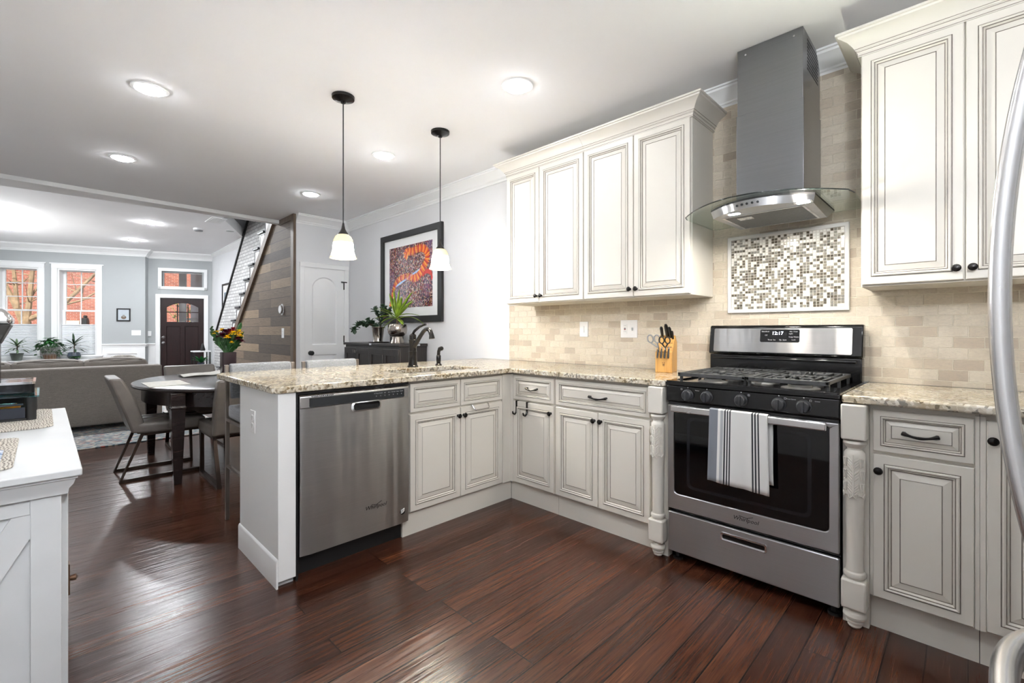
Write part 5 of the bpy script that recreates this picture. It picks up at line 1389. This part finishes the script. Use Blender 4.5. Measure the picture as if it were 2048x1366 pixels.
# counter stools, facing -y
r = ST0 = thing('bar_stool', 'grey woven bar stool on a metal frame, the left one tucked under the peninsula', 'stool', (0,0,0), 'bar stools')
m = cushion(MB(), -.20,.20,-.20,.185,.655,.735); weld(part(r, 'seat', m, STOOLF, bevel=.014, seg=3))
m = MB(); P = []
for z, yo in ((.775,.185),(.80,.184),(.97,.20),(.998,.208)):
    P.append([(x, yo + .022*(1-(x/.19)**2) + d, z) for x, d in [(-.188+.376*i/8, -.022) for i in range(9)] + [(.188-.376*i/8, .022) for i in range(9)]])
m.loops(P); part(r, 'backrest', m, STOOLF, bevel=.010, seg=2)
STM = plain('satin_stool_metal', '#8c837b', .32, .9, var=.05)
for s in (-1, 1):
    m = MB(); m.box(s*.205-.011, s*.205+.011, .180, .202, 0, .70); m.prism([(.180,.70),(.202,.70),(.222,.992),(.200,.992)], Fr((s*.205-.011,0,0),(0,1,0),(0,0,1),(1,0,0)), 0, .022); part(r, 'leg', m, STM, bevel=.002)
    m = MB(); m.box(s*.205-.011, s*.205+.011, -.215, -.193, 0, .655); part(r, 'leg', m, STM, bevel=.002)
m = MB(); m.box(-.205,.205,-.215,-.195,.635,.655); m.box(-.205,.205,.182,.200,.635,.655)
for s in (-1,1): m.box(s*.205-.009,s*.205+.009,-.20,.19,.635,.655)
part(r, 'seat_frame', m, STM)
m = MB(); m.box(-.205,.205,-.213,-.197,.26,.276)
for s in (-1,1): m.box(s*.205-.008,s*.205+.008,-.20,.19,.34,.356)
part(r, 'footrest', m, STM)
ST0.location = (1.035, 3.20, 0)
dup(ST0, (1.520, 3.20, 0), 0.0, 'grey woven bar stool on a metal frame, the right one near the closet door')

# ------------------------------------------------------------------ front room
def m_rug():
    t = NT('braided_rug'); v = t.co((1,1,1)); tc = t.n('TexCoord'); s = t.n('SeparateXYZ', {0: tc.outputs['Object']})
    vo = t.n('TexVoronoi', {'Vector': t.co((26,70,1)), 'Scale': 1.0}); rv = t.n('SeparateColor', {0: vo.outputs['Color']}).outputs[0]
    c = t.ramp(rv, [(0, lin('#5d6f7c')), (.2, lin('#8a9aa3')), (.4, lin('#c9c3b6')), (.6, lin('#a98f86')), (.72, lin('#6d7f86')), (.85, lin('#ded8cb')), (.95, lin('#b5645a'))], 'CONSTANT')
    wv = t.n('TexWave', {'Vector': t.co((1,1,1)), 'Scale': 5.5, 'Distortion': 1.0}); wv.bands_direction = 'Y'
    t.p(col=t.mix(t.math('MULTIPLY', wv.outputs['Fac'], .35), c, lin('#8f979a')), rough=.95); t.bump(vo.outputs['Distance'], .8, .01); return t.mat
m = MB(); m.prism(rr(-.44,1.62,6.42,9.6,.12), XY, .0005, .012); solo('braided_rug', m, m_rug(), 'multicoloured braided rug under the sofa', 'rug', bevel=.004)
r = thing('sofa', 'long taupe fabric sofa seen from behind', 'sofa', (.03, 8.0, 0))
SX0, SX1 = -1.10, 1.09
m = MB(); cushion(m, SX0, SX1, 7.50, 7.72, .075, .775, n=10, puff=.006); weld(part(r, 'back', m, SOFA, bevel=.03, seg=3))
m = MB(); m.box(SX0+.02, SX1-.02, 7.70, 8.42, .075, .30); part(r, 'base', m, SOFA, bevel=.02)
for a in (SX0, SX1-.16):
    m = MB(); m.box(a, a+.16, 7.72, 8.44, .075, .60); part(r, 'arm', m, SOFA, bevel=.04, seg=3)
for a, b in ((-.93,-.265),(-.26,.345),(.35,.955)):
    m = MB(); cushion(m, a, b, 7.73, 7.95, .42, .84, puff=.035); weld(part(r, 'back_cushion', m, SOFA, bevel=.04, seg=3))
    m = MB(); cushion(m, a, b-.003, 7.72, 8.46, .30, .44, puff=.015); weld(part(r, 'seat_cushion', m, SOFA, bevel=.03, seg=3))
    m = MB(); m.tube([(a+.02,7.745,.80),(a+.05,7.742,.842),((a+b)/2,7.74,.868),(b-.05,7.742,.842),(b-.02,7.745,.80)], .004, 6); part(r, 'piping', m, plain('dark_piping', '#565049', .8) if 'dark_piping' not in bpy.data.materials else bpy.data.materials['dark_piping'])
for x in (SX0+.08, SX1-.08):
    for y in (7.58, 8.36):
        m = MB(); m.lathe([(.02,.012),(.03,.076)], (x,y,0), 'z', 12); part(r, 'foot', m, ESPRESSO)
m = MB(); cushion(m, .60,.92, 8.14,8.22,.50,.84, puff=.05); PATT = m_fabric('patterned_pillow', '#55524d', '#b9b4aa', (40,40,40))
pl = solo('throw_pillow', m, PATT, 'grey patterned pillow at the right end of the sofa', 'pillow', bevel=.02); weld(pl); pl.rotation_euler = (.15,0,0); pl.location.y += .06
# radiator cover below the windows with plants on it
r = thing('radiator_cover', 'low white radiator cover under the front windows', 'radiator cover', FF(-1.9,0,.2))
m = MB(); m.fbox(FF, -3.0,-.95,.0,.53,.025,.30); part(r, 'body', m, WHITE, bevel=.003)
m = MB(); m.fbox(FF, -3.02,-.93,.53,.555,.022,.33); part(r, 'top', m, WHITE, bevel=.004)
POTG = plain('grey_green_pot', '#5b625c', .5, var=.2); POTB = plain('blue_grey_pot', '#3f4754', .35, var=.2); WIRE = plain('silver_wire', '#9c9a97', .35, .8)
def strap_plant(name, label, s, d, pot, mat, lm, n, ln, hgt, rad):
    c = FF(s, .5555, d); r = thing(name, label, 'plant', c, 'plants under the windows')
    m = MB(); m.lathe(pot, (c[0],c[1],c[2]), 'z', 20, cap1=False); part(r, 'pot', m, mat)
    ph = pot[-1][1]; part(r, 'soil', MB().lathe([(pot[-1][0]*.9,ph-.03),(pot[-1][0]*.9,ph-.02)], c), SOIL)
    m = MB(); m.tube([(c[0],c[1],c[2]+ph-.03),(c[0]+.01,c[1],c[2]+ph+hgt)], [.012,.009], 6); part(r, 'stem', m, STEM)
    lf = MB()
    for i in range(n):
        a = i*2.4; t = i/n; z = c[2]+ph+hgt*(.25+.75*t)
        d_ = Vector((math.cos(a), math.sin(a), .25+1.1*t*t)); leafblade(lf, (c[0],c[1],z), d_, (0,0,1), ln*rnd.uniform(.8,1.15), .020, 1.1-.8*t, 7)
    part(r, 'leaves', lf, lm, solid=.001); return r
LEAFG = plain('grey_green_leaf', '#5c7355', .45, var=.4, vs=20)
strap_plant('dracaena_plant', 'grey green strap leaved plant in a tapered pot under the left window', -2.24, .24, [(.075,0),(.11,.16),(.115,.165),(.11,.17)], POTG, LEAFG, 22, .28, .20, .1)
strap_plant('dracaena_plant', 'dark strap leaved plant in a round blue grey pot under the right window', -1.262, .24, [(.06,0),(.10,.04),(.12,.09),(.105,.15),(.09,.17)], POTB, LEAF2, 20, .30, .22, .1)
c = FF(-1.685, .5555, .23); r = thing('pothos_plant', 'bushy bright green trailing plant in a wire basket between the windows', 'plant', c, 'plants under the windows')
m = MB(); m.lathe([(.10,0),(.12,.13)], c, 'z', 20); part(r, 'pot', m, plain('brown_pot', '#7a5f4a', .5, var=.2))
m = MB()
for k in range(9): m.tube([(c[0]+.16*math.cos(a), c[1]+.16*math.sin(a), c[2]+.12+.022*k) for a in [2*PI*i/20 for i in range(20)]], .0035, 5, closed=True)
for i in range(20): a = 2*PI*i/20; m.tube([(c[0]+.16*math.cos(a), c[1]+.16*math.sin(a), c[2]+.01), (c[0]+.16*math.cos(a), c[1]+.16*math.sin(a), c[2]+.30)], .003, 5)
part(r, 'wire_basket', m, WIRE)
lf = MB(); ps3 = Vector(c)
for i in range(170):
    a = rnd.uniform(0,2*PI); q = rnd.uniform(.03,.27); h = .46 - q*q*3.2 + rnd.uniform(-.09,.05)
    if i < 22: a, q, h = rnd.uniform(3.6,5.6), rnd.uniform(.17,.22), rnd.uniform(.05,.2)
    d = Vector((math.cos(a), math.sin(a), rnd.uniform(-.5,.6)))
    leafblade(lf, ps3 + FU*math.cos(a)*q + FN*math.sin(a)*q*.4 + Vector((0,0,h)), d, (0,0,1), rnd.uniform(.07,.11), rnd.uniform(.028,.042), .5, 4, shape='oval')
m = MB()
for i in range(14):
    a = i*.45; m.tube([ps3+Vector((0,0,.15)), ps3 + FU*math.cos(a)*.15 + FN*math.sin(a)*.1 + Vector((0,0,.38)), ps3 + FU*math.cos(a)*.25 + FN*math.sin(a)*.1 + Vector((0,0,.25))], .004, 5)
part(r, 'stem', m, LEAF); part(r, 'leaves', lf, plain('bright_green_leaf', '#3f7a45', .4, var=.4, vs=12))
c = FF(-1.22, .5555, .32 - .02); r = thing('succulent_plant', 'low green rosette plant in front of the blue grey pot', 'plant', c, 'plants under the windows')
m = MB(); m.lathe([(.05,0),(.06,.05)], c); part(r, 'pot', m, POTB)
lf = MB()
for i in range(30): a = i*2.4; leafblade(lf, (c[0],c[1],c[2]+.05), (math.cos(a),math.sin(a),.2+.02*i), (0,0,1), .11, .02, .6, 4, shape='oval')
part(r, 'leaves', lf, plain('fresh_green_leaf', '#4e8a4a', .4, var=.3))
# entry table
tx, ty = 2.72, 13.45
r = thing('side_table', 'small white topped side table with dark legs beside the front door', 'table', (tx,ty,0))
m = MB(); m.box(tx-.18,tx+.18,ty-.18,ty+.18,.70,.73); part(r, 'tabletop', m, WHITE, bevel=.004)
for a in (-.16,.16):
    for b_ in (-.16,.16):
        m = MB(); m.box(tx+a-.012,tx+a+.012,ty+b_-.012,ty+b_+.012,0,.70); part(r, 'leg', m, BLACKM)
m = MB(); m.box(tx-.16,tx+.16,ty-.16,ty+.16,.33,.35); part(r, 'shelf', m, plain('navy_shelf', '#2c3a52', .4))
c = (tx, ty-.02, .351); r = thing('snake_plant', 'green leafy plant on the shelf of the side table by the front door', 'plant', c)
m = MB(); m.lathe([(.06,0),(.08,.09)], c); part(r, 'pot', m, POTB)
lf = MB()
for i in range(16): a = i*2.4; leafblade(lf, (c[0],c[1],c[2]+.08), (math.cos(a)*.8,math.sin(a)*.8,.5+.05*i), (0,0,1), .24, .03, .5, 6)
part(r, 'leaves', lf, plain('vivid_green_leaf', '#2f8a45', .4, var=.3))
m = MB(); m.lathe([(.05,.731),(.055,.76),(.035,.84),(.02,.90),(.001,.92)], (tx+.04,ty,0)); solo('dark_ornament', m, BLACKM, 'small dark rounded ornament on the side table by the front door', 'ornament')

# ------------------------------------------------------------------ white sideboard with the coffee things
SZ = .860; r = thing('sideboard', 'distressed white farmhouse sideboard with crossed boards at the left edge', 'sideboard', (-.19, 2.28, 0))
m = MB(); m.box(-.45,.070,1.615,2.945,SZ-.019,SZ); part(r, 'top', m, SIDEW, bevel=.003)
m = MB(); m.molding([(-.44,1.645),(.040,1.645),(.040,2.915),(-.44,2.915)], [(0,.795),(.004,.795),(.006,.808),(.014,.820),(.018,.833),(.022,.835),(.022,.8405),(0,.8405)], 0, 1); part(r, 'cornice', m, SIDEW)
m = MB(); m.box(-.44,.030,1.665,2.905,.06,.84); part(r, 'carcass', m, SIDEW)
fE = FP(0, 1.665); m = MB()
m.fbox(fE, -.023,.032,0,.80,-.02,.016); m.fbox(fE, -.44,-.385,0,.80,-.02,.016); m.fbox(fE, -.385,-.023,.755,.80,0,.012); m.fbox(fE, -.385,-.023,.04,.10,0,.012)
part(r, 'end_frame', m, SIDEW, bevel=.0015)
for a,b_ in (((-.385,.10),(-.023,.755)),((-.385,.755),(-.023,.10))):
    dd = Vector((b_[0]-a[0], b_[1]-a[1])).normalized(); nn = Vector((-dd.y,dd.x))*.028
    m = MB(); m.prism([(a[0]-nn.x,a[1]-nn.y),(b_[0]-nn.x,b_[1]-nn.y),(b_[0]+nn.x,b_[1]+nn.y),(a[0]+nn.x,a[1]+nn.y)], fE, 0, .010 if a[1] < .5 else .009); part(r, 'brace', m, SIDEW)
fS2 = Fr((.030,0,0),(0,1,0),(0,0,1),(1,0,0))
for a,b_ in ((1.70,2.28),(2.29,2.87)):
    m = MB(); m.plate(fS2, rect(a,b_,.08,.79), [rect(a+.07,b_-.07,.15,.72)], 0, .016); m.fbox(fS2, a+.065,b_-.065,.145,.725,0,.006); d = part(r, 'door', m, SIDEW, bevel=.002)
    m = MB(); q = a+.035 if a < 2 else b_-.035; m.fbox(fS2, q-.014,q+.014,.50,.582,.016,.020); m.lathe([(.007,.020),(.009,.032),(.001,.036)], fS2(q,.54,0), 'x', 12); part(d, 'handle', m, plain('brown_bronze', '#5d4433', .35, .6) if 'brown_bronze' not in bpy.data.materials else bpy.data.materials['brown_bronze'])
def m_woven():
    t = NT('woven_placemat'); v = t.co((1,1,1)); w1 = t.n('TexWave', {'Vector': v, 'Scale': 40.0, 'Distortion': 9.0, 'Detail': 2.0}); 
    n2 = t.noise(t.co((60,160,60)), 1.0, 3)
    t.p(col=t.ramp(t.math('MULTIPLY', t.math('ADD', w1.outputs['Fac'], n2.outputs[0]), .5), [(.22, lin('#6d675f')), (.38, lin('#b3aba0')), (.6, lin('#cbc5ba'))]), rough=.9); t.bump(w1.outputs['Fac'], .5, .003); return t.mat
WOV = m_woven()
m = MB(); m.prism(rr(-.42,.026,2.37,2.925,.05), XY, SZ+.0005, SZ+.006); solo('woven_placemat', m, WOV, 'woven placemat under the coffee pod drawer on the sideboard', 'placemat', 'woven placemats on the sideboard', bevel=.002)
m = MB(); m.prism(rr(-.42,-.055,1.72,2.20,.03), XY, SZ+.0005, SZ+.006); solo('woven_placemat', m, WOV, 'woven placemat at the near end of the sideboard, under the blue bag', 'placemat', 'woven placemats on the sideboard', bevel=.002)
r = thing('pod_storage_unit', 'black coffee pod storage unit with a glass top on the sideboard', 'storage unit', (-.18, 2.75, SZ+.006)); z0 = SZ+.0065
m = MB()
for x,y in ((-.035,2.60),(-.035,2.90),(-.36,2.60),(-.36,2.90)): m.lathe([(.016,z0),(.016,z0+.088)], (x,y,0), 'z', 16)
m.box(-.36,-.035,2.59,2.91,z0,z0+.008); m.box(-.37,-.025,2.89,2.90,z0,z0+.085); m.box(-.37,-.362,2.6,2.9,z0,z0+.085)
part(r, 'frame', m, BLACKM)
m = MB(); m.box(-.345,-.05,2.585,2.593,z0+.01,z0+.050); m.box(-.345,-.05,2.593,2.88,z0+.009,z0+.014); m.tube([(-.34,2.583,z0+.062),(-.055,2.583,z0+.062)], .004, 6); m.tube([(-.042,2.60,z0+.060),(-.042,2.88,z0+.060)], .004, 6); part(r, 'drawer', m, plain('blue_black_metal', '#232833', .35, .3))
m = MB(); m.box(-.385,-.012,2.575,2.925,z0+.089,z0+.095); part(r, 'glass_top', m, TEAL)
PODS = [('#c98a2b','amber'),('#2f6fb0','blue'),('#d9c9a0','cream'),('#c98a2b','amber')]
for i,(px_,py_) in enumerate(((-.085,2.625),(-.148,2.622),(-.21,2.625),(-.10,2.69))):
    cc, nmc = PODS[i]; r2 = thing('coffee_pod', ['amber lidded coffee pod at the front right of the pod drawer','blue lidded coffee pod second from the right in the pod drawer','cream lidded coffee pod third from the right in the pod drawer','amber lidded coffee pod in the second row of the pod drawer'][i], 'coffee pod', (px_,py_,z0+.0145), 'coffee pods')
    mm = MB(); mm.lathe([(.018,z0+.0145),(.023,z0+.052),(.026,z0+.054),(.026,z0+.056)], (px_,py_,0), 'z', 18); part(r2, 'cup', mm, plain(nmc+'_pod', cc, .35) if nmc+'_pod' not in bpy.data.materials else bpy.data.materials[nmc+'_pod'])
    mm = MB(); mm.lathe([(.024,z0+.056),(.024,z0+.057)], (px_,py_,0), 'z', 18); part(r2, 'lid', mm, [plain('pod_foil', '#d8d4c8', .2, .8)] if 'pod_foil' not in bpy.data.materials else bpy.data.materials['pod_foil'])
r = thing('coffee_maker', 'black and silver coffee maker standing on the pod drawer', 'coffee maker', (-.22, 2.77, z0+.0955)); z1 = z0+.0955
m = MB(); m.prism(rr(-.36,-.135,2.64,2.90,.03), XY, z1, z1+.035); m.prism(rr(-.36,-.20,2.76,2.90,.03), XY, z1+.035, z1+.21); m.prism(rr(-.36,-.118,2.66,2.74,.012), XY, z1+.034, z1+.21); part(r, 'body', m, BLACK, bevel=.004)
m = MB(); m.prism(rr(-.135,-.025,2.66,2.88,.01), XY, z1+.0, z1+.042); dt = part(r, 'drip_tray', m, BLACK, bevel=.003)
m = MB(); m.plate(XY, rr(-.137,-.022,2.655,2.885,.012), [rr(-.130,-.030,2.665,2.875,.01)], z1+.038, z1+.048)
for i in range(9): m.box(-.130,-.030,2.68+i*.022,2.688+i*.022,z1+.042,z1+.046)
part(dt, 'grid', m, CHROME)
m = MB(); m.loops([[(-.40,2.62,z1+.275),(-.085,2.62,z1+.275),(-.085,2.86,z1+.275),(-.40,2.86,z1+.275)],[(-.40,2.62,z1+.30),(-.085,2.62,z1+.30),(-.085,2.86,z1+.30),(-.40,2.86,z1+.30)],[(-.40,2.63,z1+.33),(-.105,2.63,z1+.33),(-.105,2.85,z1+.33),(-.40,2.85,z1+.33)],[(-.38,2.65,z1+.355),(-.15,2.65,z1+.355),(-.15,2.83,z1+.355),(-.38,2.83,z1+.355)]]); part(r, 'lid', m, CHROME, bevel=.012, seg=3)
m = MB(); m.loops([[(-.36,2.66,z1+.195),(-.12,2.66,z1+.195),(-.12,2.80,z1+.195),(-.36,2.80,z1+.195)],[(-.39,2.63,z1+.274),(-.088,2.63,z1+.274),(-.088,2.85,z1+.274),(-.39,2.85,z1+.274)]]); part(r, 'brew_head', m, plain('dark_grey_plastic', '#3a3836', .35), bevel=.005)
G = []
for i in range(11):
    row = []
    for j in range(9):
        u,v = i/10, j/8; e = min(u,1-u,v,1-v); row.append((-.33+.25*u, 1.70+.25*v, SZ+.010+.05*min(1,e*4)**.6*(.7+.3*math.sin(u*9+v*4))))
    G.append(row)
m = MB(); m.grid(G)
t = NT('blue_white_print'); n1 = t.noise(t.co((22,60,22)), 1.0, 4, .7, 1.0); t.p(col=t.ramp(n1.outputs[0], [(.40, lin('#4f6fa8')), (.5, lin('#a9bbdc')), (.56, lin('#eef0f3'))], 'EASE'), rough=.5)
solo('blue_printed_bag', m, t.mat, 'blue and white printed bag on the near woven placemat', 'bag', solid=.003)

# ------------------------------------------------------------------ fridge beside the camera
r = thing('fridge', 'stainless steel fridge at the right edge, only its bowed handles in view', 'fridge', (.62, -.5, 0))
fy = -.105
m = MB(); m.box(.16,1.075,-.90,fy-.07,.03,1.76); part(r, 'body', m, plain('grey_fridge_side', '#56585a', .45))
m = MB(); m.box(.16,1.075,fy-.066,fy,.835,1.76); fd = part(r, 'fridge_door', m, STEEL_W, bevel=.012)
m = MB(); m.box(.16,1.075,fy-.066,fy,.06,.825); fz = part(r, 'freezer_drawer', m, STEEL_W, bevel=.012)
m = MB()
def hz_(z): return -.0335-.0365*((z-1.262)/.36)**2
zs = [.835+ (1.69-.835)*i/26 for i in range(27)]
L = []
for z in zs:
    y = max(hz_(z), fy-.001); L.append([(1.0+a, y+b, z) for a,b in rr(-.016,.016,-.0125,.0125,.0115,5)])
m.loops(L); part(fd, 'handle', m, STEEL_W)
m = MB(); L = []
for i in range(27):
    x = .25+.72*i/26; y = -.028-.075*abs((x-.61)/.36)**5; z = .797+.012*(1-((x-.61)/.36)**2)
    L.append([(x, y+b, z+a) for a,b in rr(-.018,.018,-.0125,.0125,.0115,5)])
m.loops(L); part(fz, 'handle', m, STEEL_W)
